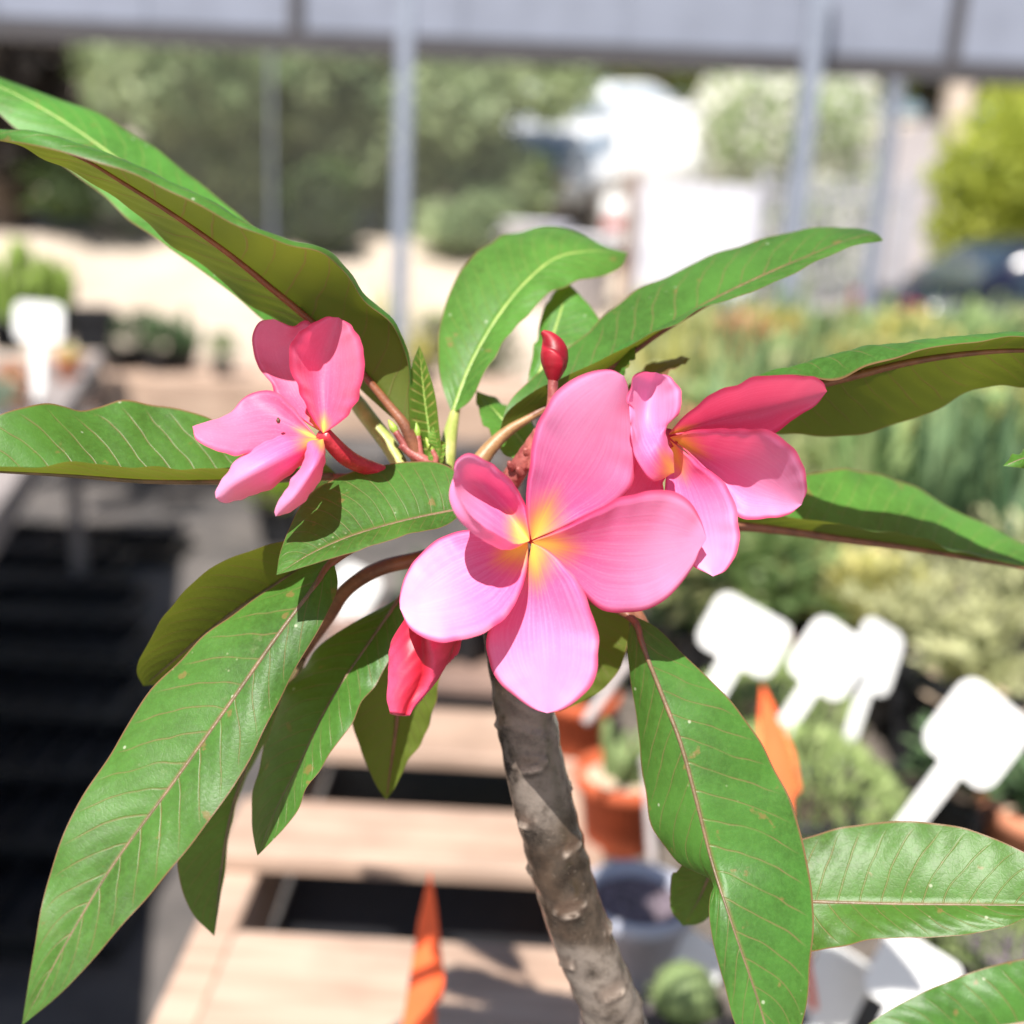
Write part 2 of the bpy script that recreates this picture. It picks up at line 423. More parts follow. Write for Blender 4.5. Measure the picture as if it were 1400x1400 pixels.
def smoothrow(ctrl, vs, v, crease):
    """interpolate across the blade through the control curves"""
    vs = np.asarray(vs); out = np.zeros((len(v),) + ctrl.shape[1:])
    def cr(vs, c, v):
        if len(vs) == 2:
            s = ((v - vs[0]) / (vs[1] - vs[0]))[:, None, None]; return c[0] * (1 - s) + c[1] * s
        if len(vs) == 3:
            o = 0
            for i in range(3):
                w = np.ones_like(v)
                for j in range(3):
                    if j != i: w = w * (v - vs[j]) / (vs[i] - vs[j])
                o = o + w[:, None, None] * c[i]
            return o
        k = np.clip(np.searchsorted(vs, v, side='right') - 1, 0, len(vs) - 2)
        mm = np.zeros_like(c)
        for i in range(len(vs)):
            a, b = max(i - 1, 0), min(i + 1, len(vs) - 1); mm[i] = (c[b] - c[a]) / (vs[b] - vs[a])
        h = (vs[k + 1] - vs[k]); s = (v - vs[k]) / h
        S = s[:, None, None]; Hh = h[:, None, None]
        return (2 * S**3 - 3 * S**2 + 1) * c[k] + (S**3 - 2 * S**2 + S) * Hh * mm[k] + (-2 * S**3 + 3 * S**2) * c[k + 1] + (S**3 - S**2) * Hh * mm[k + 1]
    if crease:
        i0 = int(np.argmin(np.abs(vs)))
        L = v <= 0
        out[L] = cr(vs[:i0 + 1], ctrl[:i0 + 1], v[L]); out[~L] = cr(vs[i0:], ctrl[i0:], v[~L])
    else: out = cr(vs, ctrl, v)
    return out

def blade(name, curves, mat, parent, org, nu=90, nv=24, crease=True, belly=0.05, pucker=0.0, veins=17, lean=0.17, wave=0.0, seed=0, curl=0.0):
    """curves: [(v, world points)] from the left margin to the right margin seen from the upper side; all share first and last point"""
    vs = [c[0] for c in curves]
    q = np.linspace(0, 1, nu + 1); u = 0.5 * q + 0.5 * (0.5 - 0.5 * np.cos(math.pi * q))
    ctrl = np.array([resample(c[1], u) for c in curves])
    s = np.linspace(-1, 1, nv + 1); v = np.sign(s) * (1 - (1 - np.abs(s)) ** 1.25)
    g = smoothrow(ctrl, vs, v, crease)                       # (nv+1, nu+1, 3)
    du = np.gradient(g, axis=1); dv = np.gradient(g, axis=0)
    N = np.cross(dv, du); N /= np.linalg.norm(N, axis=2)[:, :, None] + 1e-12
    width = np.linalg.norm(ctrl[0] - ctrl[-1], axis=1)
    av = np.abs(v)[:, None]; U = u[None, :]
    off = belly * width[None, :] * 0.5 * (4 * av * (1 - av)) * (1.0 if crease else 0.0)
    if not crease: off = off + belly * width[None, :] * 0.5 * (1 - av ** 2)
    if pucker:
        r = np.random.RandomState(seed)
        ph = 2 * math.pi * (veins * (U - lean * av ** 1.5) + 0.43 * (v[:, None] > 0) + r.rand())
        off = off + pucker * np.cos(ph) * np.sin(math.pi * np.clip(av, 0, 1)) ** 0.7 * np.sin(math.pi * U) ** 0.5
    if wave:
        r = np.random.RandomState(seed + 50)
        for k in range(4):
            f = 2 + 2.2 * k + r.rand() * 2
            off = off + wave / (1 + 0.6 * k) * np.sin(2 * math.pi * (f * U + r.rand()) + (1.5 if k % 2 else -1.2) * v[:, None]) * av ** 2 * np.sin(math.pi * U)
    if curl: off = off + curl * np.clip((av - 0.86) / 0.14, 0, 1) ** 2 * np.sin(math.pi * np.clip(U * 1.05, 0, 1)) ** 0.5
    g = g + N * off[:, :, None]
    V = g.reshape(-1, 3); n = nu + 1
    F = [(j * n + i, (j + 1) * n + i, (j + 1) * n + i + 1, j * n + i + 1) for j in range(nv) for i in range(nu)]
    uv = np.stack([np.broadcast_to(U, (nv + 1, n)), np.broadcast_to((v[:, None] + 1) / 2, (nv + 1, n))], axis=2).reshape(-1, 2)
    return mk(name, V, F, mat, parent, True, org, uv), g

# ------------------------------------------------------------------ the plumeria
trunk_px = [((690, 700), 30), ((690, 800), 33), ((712, 930), 36), ((738, 1080), 44), ((782, 1240), 54), ((842, 1400), 64)]
tr_pts = [P(x, y, 0.4 + d / 1000) for (x, y), d in trunk_px]
last = tr_pts[-1]
POT = np.array([last[0] + 0.11, last[1] + 0.06, 0.0])
tr_pts += [last * 0.6 + np.array([POT[0], POT[1], 0.72]) * 0.4 + np.array([0, 0, -0.09]), np.array([POT[0] - 0.01, POT[1], 0.62]), np.array([POT[0], POT[1], 0.30])]
ORG = POT.copy()
plum = empty('plumeria_plant', tuple(POT))
tag(plum, 'pink flowering plumeria with long green leaves and bare grey trunk in the foreground', 'plant')

def build_trunk():
    n, mrows = 96, 520
    c = resample(tr_pts, mrows)
    T = np.gradient(c, axis=0); T /= np.linalg.norm(T, axis=1)[:, None]
    L = np.concatenate([[0], np.cumsum(np.linalg.norm(np.diff(c, axis=0), axis=1))])
    r = np.interp(L / L[-1], [0, 0.06, 0.2, 0.4, 1], [0.0105, 0.0118, 0.0126, 0.0128, 0.022])
    u = np.cross(T[0], np.array([0, 1.0, 0])); u /= np.linalg.norm(u)
    R = np.random.RandomState(3)
    scars = []
    z = 0.01; a = 0.4
    while z < L[-1]:
        scars.append((z, a % (2 * math.pi), 0.8 + 0.4 * R.rand())); z += 0.0062 + 0.004 * R.rand(); a += 2.39996 + 0.35 * (R.rand() - .5)
    ang = np.linspace(0, 2 * math.pi, n, endpoint=False)
    disp = np.zeros((mrows, n)); scar = np.zeros((mrows, n)); rim = np.zeros((mrows, n)); lipc = np.zeros((mrows, n))
    for zs, as_, k in scars:
        da = (ang[None, :] - as_ + math.pi) % (2 * math.pi) - math.pi
        X = da * 0.0125 / (0.0062 * k); Y = (L[:, None] - zs) / (0.0040 * k)
        Yc = Y + 0.40 * X ** 2 + 0.1                      # crescent, horns up
        q = X ** 2 + (Y * 1.05) ** 2
        body = np.exp(-q ** 2 * 0.9)
        disp += 0.00055 * body * (1 - 0.9 * np.exp(-(q / 0.35)))
        lip = np.exp(-(Yc - 0.75) ** 2 / 0.03) * np.exp(-X ** 4 * 0.6)
        disp += 0.0012 * lip; lipc = np.maximum(lipc, lip)
        scar = np.maximum(scar, body); rim = np.maximum(rim, np.exp(-(q - 1.25) ** 2 / 0.12) * 0.9)
    disp += 0.00035 * np.sin(ang[None, :] * 3 + L[:, None] * 60) + 0.00045 * np.sin(L[:, None] * 520 + 2.2 * np.sin(ang[None, :] * 2 + L[:, None] * 40)) * (0.5 + 0.5 * np.sin(L[:, None] * 97))
    V = np.zeros((mrows, n, 3))
    for i in range(mrows):
        u = u - (u @ T[i]) * T[i]; u /= np.linalg.norm(u); v = np.cross(T[i], u)
        V[i] = c[i] + (r[i] + disp[i])[:, None] * (np.cos(ang)[:, None] * u + np.sin(ang)[:, None] * v)
    F = [(i * n + k, i * n + (k + 1) % n, (i + 1) * n + (k + 1) % n, (i + 1) * n + k) for i in range(mrows - 1) for k in range(n)]
    F.append(tuple(range(n - 1, -1, -1)))
    mk('trunk', V.reshape(-1, 3), F, M['bark'], plum, True, ORG, None, {'scar': scar.ravel(), 'rim': rim.ravel(), 'lip': lipc.ravel()})
build_trunk()

def leaf(label, mid, md, A, ad, B, bd, mat='leaf', rib='rib', A2=None, a2d=None, B2=None, b2d=None, pet=None, petd=None, petm='petiole_brown',
         petr=(2.6, 2.3), ribr=1.5, belly=0.06, pucker=0.00022, veins=17, wave=0.0008, ribside=0.0, nu=100, nv=26, seed=1, curl=0.0):
    b, t = mid[0], mid[-1]
    def full(p, d): return curve3([b] + p + [t], [md[0]] + d + [md[-1]])
    cs = [(-1.0, full(A, ad))]
    if A2: cs.append((-0.62, full(A2, a2d)))
    mc = curve3(mid, md); cs.append((0.0, mc))
    if B2: cs.append((0.62, full(B2, b2d)))
    cs.append((1.0, full(B, bd)))
    o, g = blade('leaf', cs, M[mat], plum, ORG, nu, nv, True, belly, pucker, veins, 0.17, wave, seed, curl)
    if label: o['label'] = label
    # midrib: raised on the lower side, a shallow ridge above
    row = g[nv // 2]; n = len(row)
    up = np.cross(g[nv // 2 + 1] - g[nv // 2 - 1], np.gradient(row, axis=0)); up /= np.linalg.norm(up, axis=1)[:, None] + 1e-12
    rr = ribr / 1000.0
    k = np.linspace(0, 1, n)[:, None]
    path = row - up * rr * (0.62 - 0.9 * ribside) * (1 - 0.8 * k)
    V, F = tube(path[2:-3:4], [rr, rr * 0.9, rr * 0.7, rr * 0.45, rr * 0.15], 10, 60)
    mk('midrib', V, F, M[rib], o, True, ORG)
    if pet:
        pp = curve3(pet, petd)[:-1]
        pp = np.concatenate([pp, [row[int(n * .03)] - up[int(n * .03)] * rr * 1.0, row[int(n * .10)] - up[int(n * .10)] * rr * .7, row[int(n * .2)] - up[int(n * .2)] * rr * .9]])
        petr = [petr[0]] * (len(pp) - 3) + [petr[-1] * .85, max(ribr, petr[-1] * .5), ribr * .7]
        V, F = tube(pp, [x / 1000 for x in petr], 14, 48)
        mk('petiole', V, F, M[petm], o, True, ORG)
    return o

LF = leaf
# back left leaf, upper side lit
LF('bright green leaf rising to the upper left behind another', [(446, 488), (400, 432), (310, 340), (190, 240), (70, 155), (-80, 80)], [52, 62, 72, 82, 92, 98],
   [(425, 470), (380, 450), (330, 412), (260, 360), (190, 310), (140, 268), (70, 215), (0, 158), (-50, 110)], [48, 50, 56, 68, 82, 92],
   [(432, 425), (385, 350), (345, 310), (290, 265), (230, 215), (150, 165), (60, 126), (0, 107), (-50, 88)], [58, 80, 95, 104, 108, 104],
   mat='leaf_back', rib='rib_green', pet=[(560, 665), (540, 622), (495, 560), (440, 480)], petd=[34, 38, 46, 53], petm='petiole_green', petr=(3.4, 3.0, 2.2), seed=2)
# front left leaf seen from below
LF('leaf arching to the upper left, olive underside and red midrib showing', [(562, 590), (500, 515), (425, 437), (370, 391), (320, 350), (250, 300), (165, 246), (110, 214), (40, 190), (-40, 180)], [30, 28, 16, 2, -10, -20, -28],
   [(561, 540), (555, 488), (535, 446), (500, 410), (470, 372), (440, 349), (395, 337), (350, 315), (280, 287), (210, 252), (165, 232), (115, 216), (75, 205), (30, 196), (-10, 190)], [28, 12, -6, -22, -32, -38, -40, -38, -34],
   [(545, 578), (510, 548), (470, 512), (400, 452), (300, 386), (250, 345), (200, 302), (165, 276), (132, 258), (95, 231), (60, 218), (30, 200), (-10, 190)], [36, 42, 36, 26, 14, 2, -8, -20],
   A2=[(561, 530), (555, 485), (532, 440), (497, 404), (468, 368), (440, 346), (400, 334), (360, 318), (310, 289), (240, 254), (165, 219), (100, 196), (50, 182), (0, 179), (-20, 178)], a2d=[29, 18, 2, -14, -24, -30, -34, -34, -32],
   rib='rib_red', ribr=1.7, pet=[(585, 680), (572, 630), (558, 585)], petd=[34, 32, 30], petr=(3.0, 2.8), belly=0.02, seed=3)
# far left, keel view
LF('folded leaf pointing left below the left flower', [(460, 648), (310, 656), (200, 656), (100, 649), (0, 644), (-110, 640)], [40, 22, 4, -8, -18],
   [(430, 642), (310, 640), (200, 638), (100, 636), (0, 636), (-60, 637)], [36, 12, -8, -20, -26, -22],
   [(430, 622), (380, 606), (330, 598), (283, 572), (250, 562), (206, 551), (167, 547), (135, 555), (113, 560), (90, 555), (64, 553), (39, 556), (0, 567), (-60, 600)], [44, 38, 34, 28, 18, 8, -4],
   pet=[(600, 680), (540, 660), (450, 648)], petd=[36, 40, 40], seed=4, belly=0.03)
# top centre
LF('upright leaf behind the centre, tip folding to the right', [(618, 566), (643, 500), (680, 435), (720, 385), (762, 352), (812, 343), (858, 346)], [52, 66, 80, 94, 108],
   [(605, 530), (599, 485), (605, 425), (630, 372), (662, 338), (700, 318), (742, 308), (790, 318), (825, 336)], [58, 74, 88, 102, 118, 122, 116],
   [(642, 548), (663, 512), (690, 468), (715, 435), (750, 403), (790, 386), (825, 377), (850, 364)], [48, 52, 62, 74, 86, 98],
   mat='leaf_back', rib='rib_green', pet=[(608, 660), (612, 615), (620, 560)], petd=[38, 44, 52], petm='petiole_green', petr=(3.6, 3.2), seed=5)
LF(None, [(720, 560), (745, 490), (762, 440), (778, 388)], [62, 70, 78, 88], [(722, 520), (732, 470), (745, 420), (762, 396)], [66, 76, 84, 90],
   [(770, 540), (805, 490), (826, 452), (815, 430), (795, 405)], [60, 68, 76, 84], mat='leaf_back', rib='rib_green', seed=6, nu=60, nv=20)
# right, rising
LF('leaf rising to the right with a curled brown tip', [(683, 590), (755, 550), (834, 502), (890, 461), (960, 418), (1040, 378), (1110, 348), (1165, 326), (1195, 322), (1208, 329)], [40, 42, 46, 52, 58, 62],
   [(695, 552), (740, 505), (800, 458), (835, 425), (900, 382), (980, 345), (1060, 322), (1130, 312), (1180, 313), (1200, 320)], [46, 58, 72, 80, 82, 76, 68],
   [(692, 565), (730, 537), (778, 512), (862, 470), (920, 442), (1000, 411), (1080, 376), (1140, 345), (1180, 334), (1200, 331)], [34, 30, 32, 38, 48, 56],
   rib='petiole_brown', pet=[(640, 670), (656, 632), (690, 584)], petd=[36, 38, 40], petm='petiole_orange', petr=(3.5, 3.0), seed=7, belly=0.04, veins=24)
# right, seen from below
LF('leaf reaching right behind the right flower, dark underside showing', [(985, 572), (1100, 530), (1180, 509), (1240, 494), (1320, 482), (1400, 478), (1520, 490)], [28, 24, 18, 12, 8, 4],
   [(1005, 590), (1060, 593), (1130, 597), (1200, 587), (1260, 569), (1300, 553), (1335, 531), (1365, 525), (1400, 529), (1460, 518)], [36, 44, 44, 38, 30, 22],
   [(1040, 523), (1090, 512), (1140, 521), (1190, 503), (1235, 483), (1300, 471), (1400, 463), (1470, 470)], [22, 6, -8, -12, -12, -6],
   B2=[(1040, 513), (1090, 500), (1140, 488), (1200, 474), (1260, 466), (1320, 461), (1400, 456), (1470, 466)], b2d=[24, 12, 2, -2, -4, -2],
   rib='petiole_brown', ribr=2.0, pet=[(800, 700), (900, 615), (990, 570)], petd=[34, 32, 28], petr=(3.0, 2.6), belly=0.02, seed=8)
LF(None, [(1500, 606), (1440, 616), (1400, 626), (1371, 637)], [-10, -6, 0, 2], [(1460, 640), (1420, 641), (1390, 639)], [-16, -8, 0],
   [(1450, 590), (1410, 608), (1384, 624)], [4, 8, 6], mat='leaf_back', seed=9, nu=50, nv=16, pet=[(895, 1540), (1150, 1570), (1480, 1400), (1590, 1000), (1565, 700), (1500, 606)], petd=[72, 40, 0, -10, -12, -10], petr=(2.6, 2.0))
LF('leaf drooping right below the right flower', [(985, 712), (1080, 723), (1150, 734), (1230, 745), (1300, 757), (1400, 776), (1470, 800)], [55, 62, 72, 82, 92],
   [(1030, 672), (1095, 650), (1150, 643), (1190, 645), (1230, 655), (1270, 677), (1310, 701), (1360, 724), (1400, 743), (1440, 770)], [66, 92, 104, 112, 112, 102],
   [(1010, 704), (1080, 707), (1150, 716), (1220, 729), (1280, 744), (1340, 760), (1400, 775), (1440, 790)], [50, 48, 54, 66, 80, 90],
   rib='petiole_brown', ribr=2.2, mat='leaf_back', pet=[(800, 740), (900, 716), (995, 711)], petd=[40, 48, 56], petr=(3.0, 2.6), seed=10)
# large right leaf coming forward and down
LF('large leaf hanging down right of the trunk with a bite out of its edge', [(866, 842), (878, 880), (905, 950), (930, 1015), (952, 1095), (975, 1185), (988, 1225), (1008, 1285), (1040, 1380), (1065, 1470)], [22, 14, 4, -6, -16, -26],
   [(895, 856), (940, 900), (1000, 960), (1050, 1030), (1085, 1110), (1105, 1180), (1113, 1250), (1107, 1320), (1100, 1390), (1085, 1440)], [22, 16, 8, -2, -12, -20],
   [(859, 868), (862, 930), (875, 1020), (886, 1100), (900, 1150), (922, 1178), (950, 1192), (972, 1200), (979, 1207), (978, 1214), (972, 1222), (969, 1240), (974, 1285), (990, 1345), (1005, 1400), (1035, 1450)], [24, 20, 14, 8, 0, -6, -14, -20],
   pet=[(730, 800), (800, 815), (872, 850)], petd=[34, 32, 21], petr=(3.0, 2.4), seed=11, belly=0.05, ribside=0.25, ribr=0.9, veins=18)
LF('leaf entering low on the right edge', [(1000, 1232), (1110, 1233), (1220, 1236), (1310, 1237), (1400, 1238), (1520, 1240)], [18, 12, 4, -4, -12],
   [(1040, 1170), (1100, 1146), (1160, 1130), (1230, 1122), (1310, 1130), (1360, 1147), (1400, 1165), (1460, 1200)], [26, 24, 16, 8, -2],
   [(1050, 1295), (1110, 1301), (1160, 1291), (1230, 1284), (1310, 1279), (1370, 1266), (1400, 1257), (1460, 1250)], [8, 0, -6, -10, -12],
   seed=12, ribside=0.25, ribr=0.85, pet=[(800, 770), (872, 842), (898, 910), (940, 1030), (985, 1180), (1010, 1232)], petd=[40, 34, 34, 30, 24, 18], veins=15)
LF('leaf in the lower right corner', [(1560, 1385), (1400, 1400), (1280, 1420), (1130, 1450)], [-50, -46, -42, -40], [(1480, 1470), (1380, 1490), (1250, 1480), (1180, 1465)], [-56, -54, -46],
   [(1480, 1300), (1400, 1310), (1310, 1336), (1250, 1362), (1190, 1398), (1155, 1428)], [-44, -38, -36, -38], seed=13, nu=80, pet=[(880, 1500), (1100, 1590), (1400, 1530), (1560, 1385)], petd=[70, 20, -30, -50])
# big lower left leaf
LF('largest leaf sweeping to the lower left corner', [(455, 762), (430, 800), (380, 868), (310, 968), (230, 1080), (150, 1190), (90, 1290), (30, 1402)], [14, 8, 0, -10, -20, -30, -40],
   [(462, 800), (447, 840), (400, 922), (370, 980), (340, 1040), (290, 1120), (230, 1192), (150, 1285), (90, 1352)], [10, 2, -6, -14, -22, -30, -36],
   [(420, 772), (380, 797), (330, 830), (260, 890), (200, 950), (150, 1030), (102, 1110), (66, 1200), (46, 1300)], [22, 20, 12, 4, -8, -20, -32],
   pet=[(600, 700), (530, 722), (452, 766)], petd=[30, 22, 14], petr=(3.2, 2.6), seed=14, ribside=0.25, ribr=0.95, veins=19)
LF('shaded leaf half hidden behind the largest leaf', [(480, 738), (390, 790), (300, 850), (196, 938)], [36, 38, 40, 42],
   [(440, 728), (385, 740), (300, 771), (240, 820), (205, 875), (187, 918)], [26, 16, 14, 20, 32], [(430, 810), (330, 890), (255, 930)], [50, 56, 50], seed=15, nu=70, wave=0.0004)
LF('short broad leaf in front, pointing left beneath the left flower', [(640, 694), (550, 713), (470, 737), (420, 760), (378, 786)], [14, 4, -6, -12, -16],
   [(612, 717), (560, 731), (500, 749), (450, 765), (410, 777)], [4, -8, -14, -18, -17],
   [(628, 650), (605, 634), (560, 631), (500, 640), (440, 664), (412, 690), (392, 730), (382, 760)], [22, 24, 20, 12, 2, -8], wave=0.0002, seed=16, ribside=0.2, ribr=0.9, veins=24, belly=0.07, nu=90)
LF('half shaded leaf hanging left of the crimson bud', [(548, 815), (500, 885), (452, 958), (412, 1040), (375, 1112), (352, 1170)], [34, 30, 24, 18, 12],
   [(552, 860), (530, 905), (505, 950), (480, 988), (440, 1047), (400, 1117), (370, 1152)], [28, 22, 16, 12, 10], [(505, 840), (440, 880), (400, 930), (370, 995), (350, 1060), (345, 1120), (347, 1150)], [42, 44, 40, 32, 20],
   pet=[(640, 760), (590, 780), (545, 820)], petd=[34, 36, 34], seed=17, ribside=0.1, ribr=0.9)
LF('leaf tip showing beneath the largest leaf', [(420, 896), (355, 1005), (318, 1105), (302, 1195), (293, 1280)], [58, 54, 52, 50, 48],
   [(395, 970), (340, 1050), (316, 1125), (303, 1210)], [64, 64, 60, 52], [(330, 990), (262, 1095), (243, 1180), (262, 1247)], [48, 40, 40, 44], seed=18, nu=70,
   pet=[(620, 750), (572, 764), (520, 777), (474, 806), (445, 850), (418, 900)], petd=[36, 34, 36, 42, 50, 58], petr=(3.0, 2.8, 2.6), petm='petiole_brown')
LF('dark leaf hanging behind the crimson bud', [(562, 835), (550, 915), (541, 1000), (528, 1094)], [52, 56, 60, 64],
   [(498, 890), (477, 950), (482, 992), (500, 1042), (517, 1078)], [48, 48, 54, 60], [(600, 875), (602, 925), (587, 990), (556, 1046), (538, 1080)], [50, 48, 54, 60], seed=19, nu=70, rib='petiole_brown', pet=[(650, 760), (610, 790), (562, 838)], petd=[36, 44, 52])
LF('dark leaf hanging behind the centre flower', [(790, 790), (800, 850), (790, 910), (764, 972)], [46, 54, 60, 66], [(735, 830), (735, 900), (748, 950)], [44, 50, 58],
   [(845, 800), (860, 850), (852, 905), (822, 945), (790, 963)], [46, 48, 54, 62], seed=20, nu=60, rib='petiole_brown')
LF('narrow young leaf standing at the centre with pale stripes', [(592, 650), (588, 600), (580, 540), (573, 472)], [36, 38, 38, 36], [(567, 625), (560, 580), (558, 540), (563, 500)], [30, 26, 26, 30],
   [(603, 625), (600, 580), (595, 540), (584, 500)], [30, 28, 28, 32], mat='leaf_young', rib='rib_green', wave=0.0, seed=21, nu=60, nv=18, pucker=0.0001)
LF(None, [(598, 650), (600, 625), (598, 600), (592, 582)], [32, 32, 32, 32], [(588, 632), (585, 612), (587, 595)], [28, 28, 30], [(608, 632), (607, 610), (600, 592)], [28, 28, 30], mat='leaf_young', rib='rib_green', seed=22, nu=30, nv=12)
LF(None, [(738, 640), (710, 600), (680, 565), (651, 534)], [50, 54, 60, 66], [(690, 620), (665, 585), (652, 555)], [46, 50, 58], [(740, 600), (715, 565), (685, 548)], [58, 66, 70], mat='leaf_back', rib='rib_green', seed=23, nu=40, nv=16)
LF('small reddish leaf tip above the right flower', [(850, 548), (885, 515), (915, 500), (944, 490)], [48, 50, 52, 54], [(872, 510), (905, 493), (930, 488)], [54, 58, 58], [(880, 530), (912, 512), (934, 498)], [44, 46, 50], mat='leaf_red', rib='petiole_brown', seed=24, nu=40, nv=14, ribr=1.0)
LF(None, [(828, 530), (842, 500), (858, 478), (870, 464)], [40, 42, 44, 46], [(835, 490), (850, 470)], [46, 48], [(858, 505), (868, 484)], [36, 38], mat='leaf', rib='petiole_brown', seed=25, nu=30, nv=12, ribr=0.8)
LF(None, [(985, 1150), (970, 1195), (955, 1230), (934, 1266)], [40, 46, 52, 58], [(1000, 1200), (985, 1240), (955, 1262)], [50, 56, 60], [(945, 1170), (918, 1205), (918, 1245)], [36, 42, 50], mat='leaf', seed=26, nu=40, nv=14)

# ---- flowers
def petal(fl, base, tip, db, dt, A, ad, mid, md, B, bd, mat='petal', A2=None, a2d=None, B2=None, b2d=None, belly=0.0, wave=0.0004, seed=1, curl=-0.0012):
    def full(p, d): return curve3([base] + p + [tip], [db] + d + [dt])
    cs = [(-1.0, full(A, ad))]
    if A2: cs.append((-0.7, full(A2, a2d)))
    cs.append((0.0, full(mid, md)))
    if B2: cs.append((0.7, full(B2, b2d)))
    cs.append((1.0, full(B, bd)))
    o, g = blade('petal', cs, M[mat], fl, ORG, 64, 36, False, belly, 0, 1, 0, wave, seed, curl)
    return o

def flower(label):
    f = empty('flower'); f.parent = plum; f['label'] = label; return f

# centre flower: petals overlap like a pinwheel
f1 = flower('open five petalled pink flower facing the front')
C = -12
petal(f1, (727, 738), (853, 514), C, -16, [(722, 700), (726, 640), (735, 590), (755, 545), (785, 519), (815, 507), (838, 506)], [-18, -24, -26, -25, -20],
      [(757, 680), (795, 620), (828, 562)], [-12, -14, -16], [(760, 726), (800, 708), (838, 692), (862, 670), (873, 640), (869, 600), (863, 560), (860, 532)], [-10, -4, -2, -4, -10], seed=1)
petal(f1, (728, 740), (966, 736), C, -17, [(762, 728), (812, 702), (862, 680), (905, 672), (940, 684), (958, 710)], [-15, -24, -27, -26, -20],
      [(800, 752), (870, 757), (928, 748)], [-10, -13, -16], [(745, 757), (775, 785), (800, 815), (822, 835), (855, 839), (893, 831), (926, 805), (950, 772), (957, 752)], [-9, -4, -3, -7, -12, -15], seed=2)
petal(f1, (727, 742), (748, 975), C, -22, [(748, 752), (770, 772), (792, 803), (808, 842), (816, 892), (811, 930), (790, 955), (768, 970)], [-15, -24, -29, -31, -28],
      [(736, 820), (742, 900)], [-12, -20], [(722, 768), (714, 798), (690, 832), (669, 856), (664, 890), (675, 925), (700, 950), (728, 969)], [-10, -7, -8, -13, -18], seed=3)
petal(f1, (722, 742), (547, 832), C, -18, [(721, 772), (713, 802), (690, 840), (660, 862), (620, 875), (585, 872), (560, 858)], [-14, -24, -29, -28, -23],
      [(668, 775), (608, 806)], [-10, -14], [(695, 735), (645, 724), (602, 734), (572, 758), (552, 790), (546, 815)], [-9, -3, -4, -9, -14], seed=4)
petal(f1, (724, 739), (619, 654), C, -28, [(712, 741), (688, 732), (652, 708), (630, 680), (622, 664)], [-18, -34, -38, -35, -30],
      [(690, 700), (655, 668)], [-8, -10], [(716, 690), (692, 656), (662, 631), (640, 622), (626, 630)], [-14, -22, -26, -28, -28],
      A2=[(702, 750), (670, 744), (638, 722), (618, 695), (614, 672)], a2d=[-16, -28, -32, -32, -29], seed=5, wave=0.0002)
V, F = tube([P(727, 738, 0.3925), P(735, 735, 0.400), P(745, 728, 0.418), P(740, 690, 0.432)], [0.0016, 0.0028, 0.003, 0.0032], 16, 24)
mk('flower_tube', V, F, M['tube_red'], f1, True, ORG)

# right flower
f2 = flower('pink flower on the right, turned to the right')
petal(f2, (914, 594), (1131, 535), 4, -4, [(950, 560), (1000, 531), (1050, 518), (1098, 517), (1124, 523)], [-8, -18, -20, -12], [(990, 570), (1060, 552)], [10, 8],
      [(950, 589), (1000, 592), (1045, 594), (1085, 570), (1118, 550)], [2, 4, 4, 0], mat='petal_shade', seed=6)
petal(f2, (916, 598), (1096, 690), 3, -12, [(950, 591), (1000, 589), (1046, 592), (1080, 614), (1099, 645), (1102, 670)], [-6, -16, -22, -22, -18], [(980, 630), (1040, 662)], [6, 0],
      [(938, 615), (965, 638), (985, 665), (1012, 705), (1050, 706), (1080, 702)], [4, 6, 4, -2, -8], seed=7)
petal(f2, (916, 602), (975, 788), 3, -14, [(945, 628), (985, 660), (1003, 690), (1008, 722), (1005, 755), (990, 781)], [-4, -12, -18, -20, -17], [(942, 670), (960, 732)], [2, -8],
      [(912, 640), (910, 680), (925, 730), (945, 770)], [6, 4, -2, -10], seed=8)
petal(f2, (922, 646), (897, 509), -4, -10, [(898, 651), (876, 632), (866, 582), (862, 542), (868, 518), (880, 510)], [-10, -16, -20, -18, -14], [(900, 612), (884, 570), (890, 530)], [-16, -4, -4],
      [(921, 618), (911, 592), (926, 565), (929, 543), (918, 518)], [-6, -10, -18, -18, -14], mat='petal', seed=9, A2=[(893, 657), (868, 622), (863, 580), (862, 540), (870, 515)], a2d=[-14, -20, -20, -16, -12])
petal(f2, (916, 606), (846, 705), 6, 6, [(905, 660), (890, 700), (868, 712)], [6, 8, 8], [(885, 650), (865, 685)], [10, 10], [(880, 610), (850, 640), (836, 680)], [2, 2, 4], mat='petal_shade', seed=10)
V, F = tube([P(915, 598, 0.4035), P(900, 615, 0.412), P(860, 650, 0.424), P(770, 690, 0.432)], [0.0038, 0.0033, 0.003, 0.003], 16, 24)
mk('flower_tube', V, F, M['tube_red'], f2, True, ORG)

